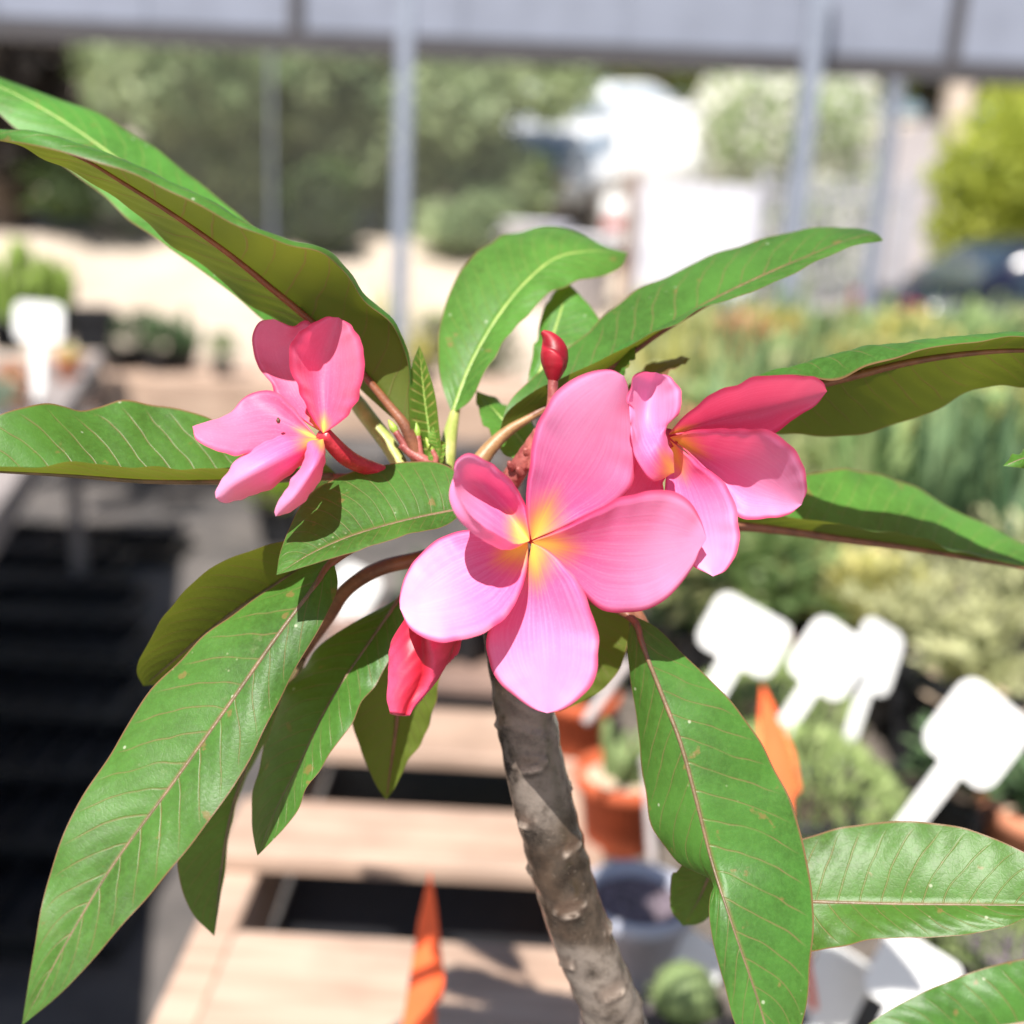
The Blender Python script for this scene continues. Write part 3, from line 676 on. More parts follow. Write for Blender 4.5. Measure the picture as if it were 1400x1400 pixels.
# left flower
f3 = flower('pink flower on the left with drooping lower petals')
petal(f3, (438, 590), (374, 436), 2, 12, [(402, 562), (370, 520), (350, 485), (346, 456), (356, 440)], [8, 14, 14, 12], [(404, 530), (385, 480)], [14, 18],
      [(445, 560), (437, 520), (430, 478), (428, 448), (420, 439), (405, 447)], [10, 14, 16, 16, 14], mat='petal_shade', seed=11)
petal(f3, (442, 592), (463, 434), 0, 4, [(425, 562), (408, 522), (400, 487), (408, 460), (430, 443), (448, 434)], [-4, -8, -6, 0], [(446, 540), (450, 485)], [8, 10],
      [(462, 576), (482, 550), (493, 520), (494, 490), (486, 460), (476, 443)], [-8, -18, -20, -12, -4], mat='petal_shade', seed=12, belly=0.02)
petal(f3, (433, 598), (263, 583), 0, -12, [(415, 606), (380, 612), (350, 616), (320, 618), (290, 610), (268, 600)], [-6, -14, -18, -18, -15], [(370, 578), (312, 586)], [4, -4],
      [(400, 562), (377, 537), (342, 537), (312, 563), (282, 575)], [4, 8, 8, -2], mat='petal_shade', seed=13)
petal(f3, (436, 600), (295, 681), -2, -16, [(430, 618), (410, 642), (370, 671), (330, 686), (305, 688)], [-2, -4, -6, -10, -14], [(385, 625), (335, 652)], [-22, -26],
      [(405, 594), (362, 600), (330, 620), (306, 648), (294, 670)], [-4, -8, -12, -14, -15], mat='petal', seed=14)
petal(f3, (442, 600), (377, 706), -4, -16, [(446, 625), (440, 652), (424, 682), (404, 697), (388, 704)], [-8, -10, -12, -14], [(428, 640), (402, 680)], [-26, -24],
      [(420, 604), (408, 640), (388, 668), (377, 688), (375, 700)], [-10, -14, -16, -16], mat='petal', seed=15)
V, F = tube([P(441, 592, 0.401), P(452, 604, 0.404), P(475, 626, 0.410), P(515, 643, 0.420), P(585, 655, 0.432)], [0.0030, 0.0034, 0.0030, 0.0024, 0.0024], 16, 30)
mk('flower_tube', V, F, M['tube_red'], f3, True, ORG)
V, F = tube([P(380, 571, 0.3955), P(380.5, 575, 0.3955), P(381, 579, 0.3955)], [0.0003, 0.0009, 0.0004], 8, 10)
ant = mk('fruit_fly', V, F, M['insect'], None, True); tag(ant, 'tiny dark insect sitting on a petal of the left flower', 'insect')

# ---- buds: petals rolled in a spiral
def bud(label, axis, d, radii, lobes, twist, mat, depth=0.16, seed=0, crinkle=0.0):
    o_n, o_m = 90, 110
    pts = curve3(axis, d); c = resample(pts, o_m)
    T = np.gradient(c, axis=0); T /= np.linalg.norm(T, axis=1)[:, None]
    q = np.linspace(0, 1, o_m); r = np.interp(q, np.linspace(0, 1, len(radii)), radii) / 1000
    k = np.ones(9) / 9; r = np.convolve(np.pad(r, 4, mode='edge'), k, 'valid'); r[-1] = r[-1] * 0.4
    u = np.cross(T[0], FWD); u /= np.linalg.norm(u); V = []; tone = []
    ang = np.linspace(0, 2 * math.pi, o_n, endpoint=False)
    for i in range(o_m):
        u = u - (u @ T[i]) * T[i]; u /= np.linalg.norm(u); v = np.cross(T[i], u)
        f = (lobes * (ang / (2 * math.pi)) + twist * q[i] ** 1.2 + 0.08 * math.sin(9 * q[i] + seed)) % 1.0
        saw = np.where(f < 0.88, f / 0.88, (1 - f) / 0.12)
        amp = depth * min(1.0, q[i] * 5)
        rr = r[i] * (1 - amp + amp * saw)
        if crinkle: rr = rr * (1 + crinkle * (0.05 * np.sin(ang * 7 + q[i] * 11) * math.sin(q[i] * 14 + 1) + 0.035 * np.sin(ang * 13 - q[i] * 23)))
        V.append(c[i] + rr[:, None] * (np.cos(ang)[:, None] * u + np.sin(ang)[:, None] * v)); tone.append(saw ** 1.5 * (0.35 + 0.65 * q[i]))
    V = np.concatenate(V); n = o_n
    F = [(i * n + k, i * n + (k + 1) % n, (i + 1) * n + (k + 1) % n, (i + 1) * n + k) for i in range(o_m - 1) for k in range(n)]
    F.append(tuple((o_m - 1) * n + k for k in range(n)))
    o = mk('bud', V, F, M[mat], plum, True, ORG, None, {'tone': np.concatenate(tone)})
    o['label'] = label; return o
b1 = bud('small crimson bud on a dark stem', [(756, 523), (757, 512), (758, 496), (757, 478), (750, 462), (741, 453)], [20, 20, 20, 20, 20], [1.6, 3.6, 5.3, 5.9, 5.6, 4.4, 2.6, 0.8], 2, 1.0, 'bud', 0.13, 1)
V, F = tube([P(725, 640, 0.43), P(742, 595, 0.424), P(755, 552, 0.42), P(756, 515, 0.42)], [0.0034, 0.003, 0.0022, 0.0020], 14, 24)
mk('bud_stem', V, F, M['stalk_red'], b1, True, ORG)
b2 = bud('half closed crimson flower hanging below the centre flower', [(610, 836), (590, 868), (574, 900), (557, 936), (548, 960), (545, 978)], [4, 2, -2, -6, -8], [7.5, 11.5, 13.0, 13.2, 12.4, 11.0, 9.6, 8.0, 6.2, 4.0], 3, 0.75, 'bud_pink', 0.34, 2, 0.3)
V, F = tube([P(690, 760, 0.43), P(655, 800, 0.418), P(612, 838, 0.404)], [0.0028, 0.0028, 0.0034], 14, 20)
mk('bud_stem', V, F, M['tube_red'], b2, True, ORG)

# ---- flower stalks with tiny buds
st = empty('flower_stalk'); st.parent = plum; st['label'] = 'short dark red stalk with tiny green tipped buds'
V, F = tube([P(640, 690, 0.435), P(605, 655, 0.432), P(583, 632, 0.430), P(566, 622, 0.430), P(548, 608, 0.430)], [0.0038, 0.0032, 0.0026, 0.0022, 0.0016], 14, 30)
mk('stem', V, F, M['stalk_red'], st, True, ORG)
for pts, rr in ((((566, 624), (556, 612), (546, 598), (541, 590)), 1.5), (((576, 628), (573, 612), (571, 596)), 1.4), (((566, 620), (563, 614), (561, 606)), 1.1), (((592, 640), (596, 628), (590, 615)), 1.2)):
    V, F = tube([P(x, y, 0.430) for x, y in pts], [rr / 1000, rr / 1000, rr * 0.9 / 1000], 10, 12)
    s_ = mk('side_stem', V, F, M['stalk_red'], st, True, ORG)
    x, y = pts[-1]; x0, y0 = pts[-2]; dx, dy = (x - x0), (y - y0); L_ = math.hypot(dx, dy); dx, dy = dx / L_, dy / L_
    V, F = tube([P(x - dx * 2, y - dy * 2, 0.43), P(x + dx * 6, y + dy * 6, 0.43), P(x + dx * 13, y + dy * 13, 0.43), P(x + dx * 19, y + dy * 19, 0.43)], [rr * 0.8 / 1000, rr * 1.15 / 1000, rr * 0.8 / 1000, 0.0002], 10, 12)
    mk('tiny_bud', V, F, M['bud_tip'], s_, True, ORG)
V, F = tube([P(668, 700, 0.436), P(690, 668, 0.434), P(715, 632, 0.43), P(740, 590, 0.426)], [0.0046, 0.0046, 0.0040, 0.003], 16, 40)
V = np.array(V); V += 0.0004 * np.sin(V[:, :1] * 2500) ; mk('stem', V, F, M['stalk_red'], st, True, ORG)
for x, y in ((688, 660), (700, 640), (712, 648), (722, 622)):
    V, F = tube([P(x, y, 0.427), P(x - 3, y - 5, 0.425), P(x - 4, y - 9, 0.424)], [0.0018, 0.0014, 0.0007], 10, 8)
    mk('bract', V, F, M['stalk_red'], st, True, ORG)

# the nursery pot the plumeria grows in (below the frame)
M['black_plastic'] = mat_simple('black_plastic', (0.018, 0.018, 0.02), 0.45, 0.2, 40, 0.1)
M['soil'] = mat_simple('potting_soil', (0.06, 0.042, 0.03), 0.95, 0.5, 60, 0.8, 0.01)
pv, pf = lathe([(0.0, 0.0), (0.125, 0.0), (0.13, 0.01), (0.155, 0.30), (0.165, 0.30), (0.167, 0.335), (0.158, 0.337), (0.152, 0.29), (0.15, 0.285)], 40)
pn = empty('nursery_pot', tuple(POT)); tag(pn, 'black nursery pot on the ground holding the plumeria', 'pot')
mk('pot_wall', pv, pf, M['black_plastic'], pn)
pv, pf = lathe([(0.0, 0.292), (0.05, 0.296), (0.1, 0.29), (0.151, 0.288)], 32); mk('soil', pv, pf, M['soil'], pn)

#BACKGROUND
# ------------------------------------------------------------------ the setting
def terrain_z(x, y):
    z = np.interp(y, [-30, 9.0, 10.5, 15, 20, 30, 45, 70, 140, 260], [0, 0, 0.10, 0.72, 1.55, 3.2, 5.4, 8.0, 14, 22])
    return z
M['dirt'] = None
def mat_dirt():
    t = NT('ground_dirt'); a = t.noise(0.8, 6, 0.6); b = t.noise(9, 6, 0.65)
    c = t.mix(t.ramp(a, 0.35, 0.7), (0.42, 0.345, 0.27), (0.54, 0.46, 0.38)); c = t.mix(t.math('MULTIPLY', t.ramp(b, 0.5, 0.72), 0.5), c, (0.34, 0.27, 0.20))
    t.link(c, t.b.inputs['Base Color']); t.set(Roughness=0.95); t.bump(b, 0.5, 0.03); return t.m
def mat_cloth():
    t = NT('weed_cloth'); a = t.noise(1.6, 6, 0.65); b = t.noise(14, 5, 0.6)
    wv = t.new('ShaderNodeTexWave'); wv.inputs['Scale'].default_value = 60; tc = t.new('ShaderNodeTexCoord'); t.link(tc.outputs['Object'], wv.inputs[0])
    c = t.mix(t.ramp(a, 0.35, 0.7), (0.05, 0.046, 0.045), (0.16, 0.14, 0.128)); c = t.mix(t.math('MULTIPLY', t.ramp(b, 0.55, 0.75), 0.6), c, (0.26, 0.22, 0.19))
    c = t.mix(t.math('MULTIPLY', wv.outputs['Fac'], 0.15), c, (0.03, 0.03, 0.035))
    t.link(c, t.b.inputs['Base Color']); t.set(Roughness=0.8); t.bump(b, 0.4, 0.01); return t.m
xs = np.concatenate([np.linspace(-260, -30, 12), np.linspace(-26, 26, 53), np.linspace(30, 260, 12)]); ys = np.concatenate([np.linspace(-120, -8, 10), np.linspace(-6, 70, 153), np.linspace(75, 260, 20)])
X, Y = np.meshgrid(xs, ys); Rg = np.random.RandomState(1)
Z = terrain_z(X, Y) + 0.02 * np.sin(X * 1.7 + Y) * np.clip((Y - 9) / 3, 0, 1)
nx = len(xs); gv = np.stack([X, Y, Z], 2).reshape(-1, 3)
gf = [(j * nx + i, j * nx + i + 1, (j + 1) * nx + i + 1, (j + 1) * nx + i) for j in range(len(ys) - 1) for i in range(nx - 1)]
tag(mk('ground', gv, gf, mat_dirt()), 'pale sunlit dirt ground sloping up behind the nursery', kind='structure')
def strip(name, pts, width, mat, lift, label):
    c = resample([(x, y, 0) for x, y in pts], 60); T = np.gradient(c, axis=0); T /= np.linalg.norm(T, axis=1)[:, None]; Nn = np.stack([T[:, 1], -T[:, 0]], 1)
    V, F = [], []; k = 9
    for i in range(60):
        for s in np.linspace(-.5, .5, k):
            x, y = c[i, 0] + Nn[i, 0] * width * s, c[i, 1] + Nn[i, 1] * width * s
            V.append((x, y, float(terrain_z(x, y)) + lift))
    F = [(i * k + j, i * k + j + 1, (i + 1) * k + j + 1, (i + 1) * k + j) for i in range(59) for j in range(k - 1)]
    return tag(mk(name, V, F, mat), label, kind='structure')
M['asphalt'] = mat_simple('road_concrete', (0.27, 0.24, 0.235), 0.9, 0.15, 3, 0.3, 0.01)
strip('road', [(2.6, 10.0), (3.9, 13), (6.4, 20), (10.6, 30), (16, 42), (26, 62)], 4.6, M['asphalt'], 0.035, 'pale grey road climbing the hill on the right')
walk = [(-4.2, -2.0, .006), (4.2, -2.0, .006), (4.2, 8.2, .006), (-4.2, 8.2, .006)]
tag(mk('walkway', walk, [(0, 1, 2, 3)], mat_cloth(), smooth=False), 'dusty black weed cloth covering the nursery aisle', kind='structure')

# ------------------------------------------------------------------ shelter: grey fascia panels and posts
M['galv'] = mat_simple('galvanised_steel', (0.27, 0.30, 0.37), 0.5, 0.12, 30, 0.1, 0.002, 0.5, 0.35)
M['panel'] = mat_simple('shade_grey_panel', (0.205, 0.225, 0.285), 0.7, 0.08, 4, 0.1, 0.004, 0.3)  # blue-grey base carries the shade of a roof that is not built
M['dark_steel'] = mat_simple('dark_steel', (0.055, 0.052, 0.058), 0.5, 0.2, 30, 0.1)
YF = 6.4
fa = empty('shelter_fascia', (0, YF, 0)); tag(fa, 'long grey panelled fascia with dark lower rail across the top of the view', 'fascia')
zl, zr = AtY(0, 36, YF)[2], AtY(1400, 100, YF)[2]; xl, xr = AtY(0, 36, YF)[0], AtY(1400, 100, YF)[0]
zb = lambda x: zl + (zr - zl) * (x - xl) / (xr - xl)
muls = [-4.6, AtY(405, 40, YF)[0], AtY(1303, 60, YF)[0], 5.2]
def sheared(x0, x1, y0, y1, za, zt, mat, name, par):
    v, f = box(x0, x1, y0, y1, 0, 1); v = [(x, y, (zb(x) + za) if z == 0 else (zb(x) + zt)) for x, y, z in v]
    return mk(name, v, f, mat, par, False, (0, YF, 0))
for a, b in zip(muls[:-1], muls[1:]):
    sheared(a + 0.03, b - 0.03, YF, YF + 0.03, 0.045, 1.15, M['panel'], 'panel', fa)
    n_ = 4
    for k in range(1, n_):
        x = a + (b - a) * k / n_
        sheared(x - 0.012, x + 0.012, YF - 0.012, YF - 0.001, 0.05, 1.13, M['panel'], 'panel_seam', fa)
for x in muls: sheared(x - 0.036, x + 0.036, YF - 0.035, YF + 0.04, 0.05, 1.2, M['dark_steel'], 'mullion', fa)
sheared(muls[0], muls[-1], YF - 0.05, YF + 0.05, -0.06, 0.046, M['dark_steel'], 'bottom_rail', fa)
def post(px0, py0, Yd, wpx, ztop, label, name='steel_post', mat='galv'):
    b = AtY(px0, py0, Yd); x = b[0]; r = wpx / FPX * Yd / 2; e = empty(name, (x, Yd, float(terrain_z(x, Yd))))
    v, f = box(-r, r, -r, r, 0, ztop - e.location.z, r * .15); mk('shaft', v, f, M[mat], e, False)
    v, f = box(-2 * r, 2 * r, -2 * r, 2 * r, 0.0, 0.012); mk('base_plate', v, f, M[mat], e, False)
    return tag(e, label, 'post', 'posts of the shelter')
post(550, 250, 5.6, 20, 3.4, 'left galvanised steel post in front of the olive trees')
post(1090, 260, 5.9, 23, 3.4, 'right galvanised steel post in front of the white flowering shrub')
post(1198, 300, 8.3, 15, 3.6, 'slim grey post right of the white flowering shrub')
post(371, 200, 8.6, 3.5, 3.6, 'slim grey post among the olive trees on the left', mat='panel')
post(1236, 60, 8.8, 14, 3.6, 'faint slim post beside the dark mullion on the right', mat='galv')

def mat_veil():  # added see-through veil, catches sun to brighten the trees behind it
    t = NT('veil_netting'); n = t.noise(3, 3)
    df = t.new('ShaderNodeBsdfDiffuse'); t.link(t.mix(n, (0.50, 0.50, 0.45), (0.60, 0.60, 0.54)), df.inputs[0]); tp = t.new('ShaderNodeBsdfTransparent')
    mx = t.new('ShaderNodeMixShader'); mx.inputs[0].default_value = 0.95; t.link(df.outputs[0], mx.inputs[1]); t.link(tp.outputs[0], mx.inputs[2]); t.link(mx.outputs[0], t.out.inputs[0]); return t.m
YN = 8.75; nx0, nx1 = AtY(130, 200, YN)[0], AtY(728, 200, YN)[0]
ne = empty('added_veil_net', ((nx0 + nx1) / 2, YN, 0)); tag(ne, 'thin grey veil netting added to pale the olive trees', 'netting'); no = (0, YN, 0)
NV = []
for i in range(41):
    x = nx0 + (nx1 - nx0) * i / 40; zb_ = AtY(700 + 0.0 * i, 345, YN)[2] + .02 * math.sin(i * .8); yy = YN + .02 * math.sin(i * 1.1)
    NV += [(x, yy, zb_), (x, yy + .015 * math.sin(i), 2.2), (x, yy, 3.5)]
mk('veil_sheet', NV, [(3 * i + k, 3 * i + 3 + k, 3 * i + 4 + k, 3 * i + 1 + k) for i in range(40) for k in range(2)], mat_veil(), ne, True, tuple(ne.location))
V, F = tube([(nx0, YN, 3.5), ((nx0 + nx1) / 2, YN, 3.5), (nx1, YN, 3.5)], [.012] * 3, 8, 10); mk('top_wire', V, F, M['galv'], ne, True, tuple(ne.location))

# ------------------------------------------------------------------ trees and shrubs
def leafcloud(lobes, n, size, seed, aspect=0.45, shell=0.35, flower=0.0, droop=0.0):
    """leaf-sized diamonds spread through lumpy lobes (cx,cy,cz,rx,ry,rz)"""
    R = np.random.RandomState(seed); lob = np.array(lobes); wts = lob[:, 3] * lob[:, 4] * lob[:, 5]; wts = wts / wts.sum()
    k = R.choice(len(lob), n, p=wts); d = R.normal(size=(n, 3)); d /= np.linalg.norm(d, axis=1)[:, None]
    rad = (shell + (1 - shell) * R.rand(n)) ** 0.6 * (1 + 0.16 * np.sin(d[:, 0] * 7 + k) * np.cos(d[:, 2] * 6 + 2 * k))
    c = lob[k, :3] + d * rad[:, None] * lob[k, 3:]
    a = R.normal(size=(n, 3)) + d * 0.6; a[:, 2] -= droop; a /= np.linalg.norm(a, axis=1)[:, None]
    b = np.cross(a, R.normal(size=(n, 3))); b /= np.linalg.norm(b, axis=1)[:, None]
    s = size * (0.6 + 0.8 * R.rand(n))[:, None]
    nrm = np.cross(a, b) * s * 0.12
    V = np.stack([c - a * s, c + b * s * aspect + nrm, c + a * s, c - b * s * aspect + nrm], 1).reshape(-1, 3)
    F = np.arange(4 * n).reshape(n, 4)
    tone = np.clip(0.5 + 0.36 * np.sin(k * 2.3) + 0.22 * R.normal(size=n), 0, 1)
    return V, F, np.repeat(tone, 4)
def fast_mk(name, V, F, mat, parent, tone=None):
    me = bpy.data.meshes.new(name); nf = len(F)
    me.vertices.add(len(V)); me.vertices.foreach_set('co', np.asarray(V, dtype=np.float32).ravel())
    me.loops.add(4 * nf); me.loops.foreach_set('vertex_index', np.asarray(F, dtype=np.int32).ravel())
    me.polygons.add(nf); me.polygons.foreach_set('loop_start', np.arange(0, 4 * nf, 4, dtype=np.int32))
    if tone is not None:
        at = me.attributes.new('tone', 'FLOAT', 'POINT'); at.data.foreach_set('value', np.asarray(tone, dtype=np.float32))
    me.materials.append(mat); me.update(calc_edges=True); me.validate()
    o = bpy.data.objects.new(name, me); COL.objects.link(o); o.parent = parent; return o
M['f_olive'] = mat_foliage('olive_foliage', (0.15, 0.22, 0.105), (0.50, 0.58, 0.33), 0.45)
M['f_dark'] = mat_foliage('dark_foliage', (0.03, 0.05, 0.018), (0.11, 0.17, 0.05), 0.25)
M['f_shade'] = mat_foliage('shade_dark_foliage', (0.035, 0.03, 0.03), (0.10, 0.085, 0.075), 0.2)  # purple-brown leaf colour stands in for the deep shade at upper left
M['f_green'] = mat_foliage('green_foliage', (0.14, 0.20, 0.04), (0.38, 0.44, 0.11), 0.45)
M['f_lime'] = mat_foliage('lime_foliage', (0.27, 0.34, 0.04), (0.56, 0.58, 0.12), 0.45)
M['f_pale'] = mat_foliage('oleander_foliage', (0.28, 0.37, 0.16), (0.52, 0.62, 0.34), 0.4)
M['f_flower'] = mat_foliage('white_blossom', (0.72, 0.70, 0.60), (0.85, 0.84, 0.78), 0.3, rand=0.05)
M['tree_bark'] = mat_simple('tree_bark', (0.13, 0.10, 0.075), 0.9, 0.35, 12, 0.6, 0.02)
def tree(name, label, cat, base, height, width, mat, n, size, seed, trunk_r=0.14, clear=0.25, group=None, lobes=11, flowers=None, depth=None, aspect=0.4):
    R = random.Random(seed); e = empty(name, tuple(base)); depth = depth or width
    lob = []; tips = []
    for i in range(lobes):
        a = 2 * math.pi * i / lobes * 2.4 + R.random(); q = R.random() ** 0.6
        z = height * (clear + (1 - clear) * (0.15 + 0.72 * ((i + .5) / lobes)))
        s = 0.5 + 0.5 * math.sin(math.pi * (i + .8) / (lobes + .6))
        x, y = math.cos(a) * q * width * 0.34 * s, math.sin(a) * q * depth * 0.34 * s
        rr = width * (0.17 + 0.09 * R.random()); lob.append((x, y, z, rr * 1.15, rr * depth / width * 1.15, min(rr * 0.9, height * 0.2))); tips.append((x, y, z))
    V, F, tone = leafcloud(lob, n, size, seed, aspect)
    c = fast_mk('crown', V, F, M[mat], e, tone)
    parts = [tube([(0, 0, -0.1), (0.05 * R.random(), 0.04, height * clear * 0.6), (0.1 * R.uniform(-1, 1), 0.1 * R.uniform(-1, 1), height * clear + 0.15), (0, 0, height * 0.7)], [trunk_r * 1.3, trunk_r, trunk_r * 0.8, trunk_r * 0.25], 10, 16)]
    for x, y, z in tips[::2]:
        z0 = max(height * clear * 0.7, z * 0.55); parts.append(tube([(0, 0, z0), (x * 0.45, y * 0.45, z0 + (z - z0) * 0.6), (x, y, z)], [trunk_r * 0.55, trunk_r * 0.32, trunk_r * 0.1], 7, 10))
    V, F = merge(parts); mk('trunk', V, F, M['tree_bark'], e)
    if flowers:
        V, F, tone = leafcloud([(a, b, c_, d * 1.08, e_ * 1.08, f * 1.08) for a, b, c_, d, e_, f in lob], flowers, size * 0.75, seed + 9, 0.8, 0.85)
        fast_mk('blossom', V, F, M['f_flower'], c, tone)
    return tag(e, label, cat, group)
def base(px, Yd):
    x = AtY(px, 300, Yd)[0]; return (x, Yd, float(terrain_z(x, Yd)) - 0.02)
g_ = 'trees behind the nursery'
tree('olive_tree', 'grey green olive tree left of the left post', 'tree', base(290, 16.4), 5.2, 3.7, 'f_olive', 15000, 0.13, 11, 0.2, 0.02, g_, 15)
tree('olive_tree', 'grey green olive tree directly behind the left post', 'tree', base(455, 16.6), 5.6, 4.2, 'f_olive', 15000, 0.13, 12, 0.2, 0.02, g_, 15)
tree('olive_tree', 'grey green olive tree just right of the left post', 'tree', base(640, 16.0), 5.0, 2.9, 'f_olive', 12000, 0.12, 13, 0.2, 0.02, g_, 15)
tree('shade_tree', 'tree with shade-darkened leaf colour in the upper left corner', 'tree', base(5, 15.9), 5.4, 4.0, 'f_shade', 13000, 0.15, 14, 0.25, 0.06, g_, 14)
tree('evergreen_shrub', 'low dark green shrub beneath the olive tree by the left post', 'shrub', base(440, 15.2), 1.25, 1.5, 'f_dark', 2600, 0.07, 15, 0.05, 0.05, lobes=7)
tree('evergreen_shrub', 'low dark bush at the far left edge below the shady tree', 'shrub', base(150, 15.6), 1.3, 2.6, 'f_dark', 2600, 0.09, 35, 0.05, 0.05, lobes=7)
tree('evergreen_shrub', 'low dark bush right of the left post at the edge of the dirt', 'shrub', base(650, 15.3), 1.0, 1.6, 'f_olive', 2200, 0.08, 36, 0.05, 0.05, lobes=7)
tree('hedge_tree', 'mid green tree above the parked white cars', 'tree', base(880, 42), 7.0, 7.5, 'f_green', 6000, 0.30, 16, 0.3, 0.1, g_)
tree('hedge_tree', 'olive green tree between the left trees and the white cars', 'tree', base(740, 46), 8.0, 6.5, 'f_green', 5000, 0.32, 17, 0.3, 0.1, g_)
tree('hedge_tree', 'green tree on the hill behind the white flowering shrub', 'tree', base(1130, 48), 8.0, 8.0, 'f_green', 5000, 0.34, 18, 0.3, 0.1, g_)
tree('hedge_tree', 'dark green tree at the top end of the road', 'tree', base(1250, 52), 7.0, 8.5, 'f_dark', 5000, 0.34, 19, 0.3, 0.1, g_)
tree('hedge_tree', 'green tree on the hill at the far right', 'tree', base(1420, 50), 9.0, 8.5, 'f_green', 5000, 0.34, 20, 0.3, 0.1, g_)
tree('oleander_shrub', 'large shrub covered in white blossom behind the right post', 'shrub', base(1072, 14.2), 2.95, 2.75, 'f_pale', 8000, 0.075, 21, 0.07, 0.02, flowers=5200, lobes=15)
tree('lime_tree', 'bright yellow green tree at the right edge above the dark car', 'tree', base(1405, 12.6), 2.9, 2.5, 'f_lime', 9000, 0.075, 22, 0.09, 0.10, lobes=13)
M['trunk_pale'] = mat_simple('pale_trunk', (0.50, 0.42, 0.34), 0.9, 0.2, 6, 0.3, 0.01)
for px, lab in ((1285, 'pale concrete pillar beside the top of the road'), (985, 'pale concrete pillar behind the white flowering shrub')):
    b = base(px, 33); e = empty('stone_pillar', b); v, f = box(-.32, .32, -.32, .32, 0, 4.1, .03); mk('shaft', v, f, M['trunk_pale'], e, False)
    v, f = box(-.42, .42, -.42, .42, 4.1, 4.28, .04); mk('cap', v, f, M['trunk_pale'], e, False); tag(e, lab, 'pillar')

# terracotta jar far left in the shade
M['terracotta'] = mat_simple('terracotta', (0.46, 0.095, 0.035), 0.8, 0.2, 25, 0.2, 0.003)
M['terracotta_dusty'] = mat_simple('terracotta_dusty', (0.50, 0.20, 0.11), 0.85, 0.25, 25, 0.2, 0.003)
b = base(22, 16.4); e = empty('garden_urn', b); e.scale = (.6, .6, .6); v, f = lathe([(0, 0), (.25, 0), (.42, .25), (.46, .5), (.36, .8), (.28, .9), (.36, .98), (.33, 1.0), (.24, .9)], 28)
mk('urn_body', v, f, M['terracotta'], e); tag(e, 'terracotta urn in the shade at the left edge', 'urn')

# ------------------------------------------------------------------ vehicles
M['paint_white'] = mat_simple('car_paint_white', (0.78, 0.79, 0.80), 0.25, 0.03, 5, 0, spec=0.5)
M['paint_navy'] = mat_simple('car_paint_navy', (0.010, 0.012, 0.035), 0.22, 0.1, 5, 0, spec=0.5)
M['car_glass'] = mat_simple('car_glass', (0.03, 0.045, 0.06), 0.08, 0.1, 5, 0, spec=0.6)
M['glass_sky_tone'] = mat_simple('car_glass_sky_tone', (0.36, 0.42, 0.48), 0.08, 0.1, 5, 0, spec=0.6)  # sky reflection put into the base colour of the panes
M['rubber'] = mat_simple('tyre_rubber', (0.02, 0.02, 0.02), 0.8, 0.2, 40, 0.1)
M['rim'] = mat_simple('wheel_rim', (0.45, 0.46, 0.48), 0.35, 0.1, 10, 0, metallic=0.8)
M['lamp_red'] = mat_simple('tail_lamp', (0.35, 0.01, 0.012), 0.2, 0.1, 5, 0)
M['lamp_clear'] = mat_simple('head_lamp', (0.7, 0.72, 0.74), 0.1, 0.05, 5, 0)
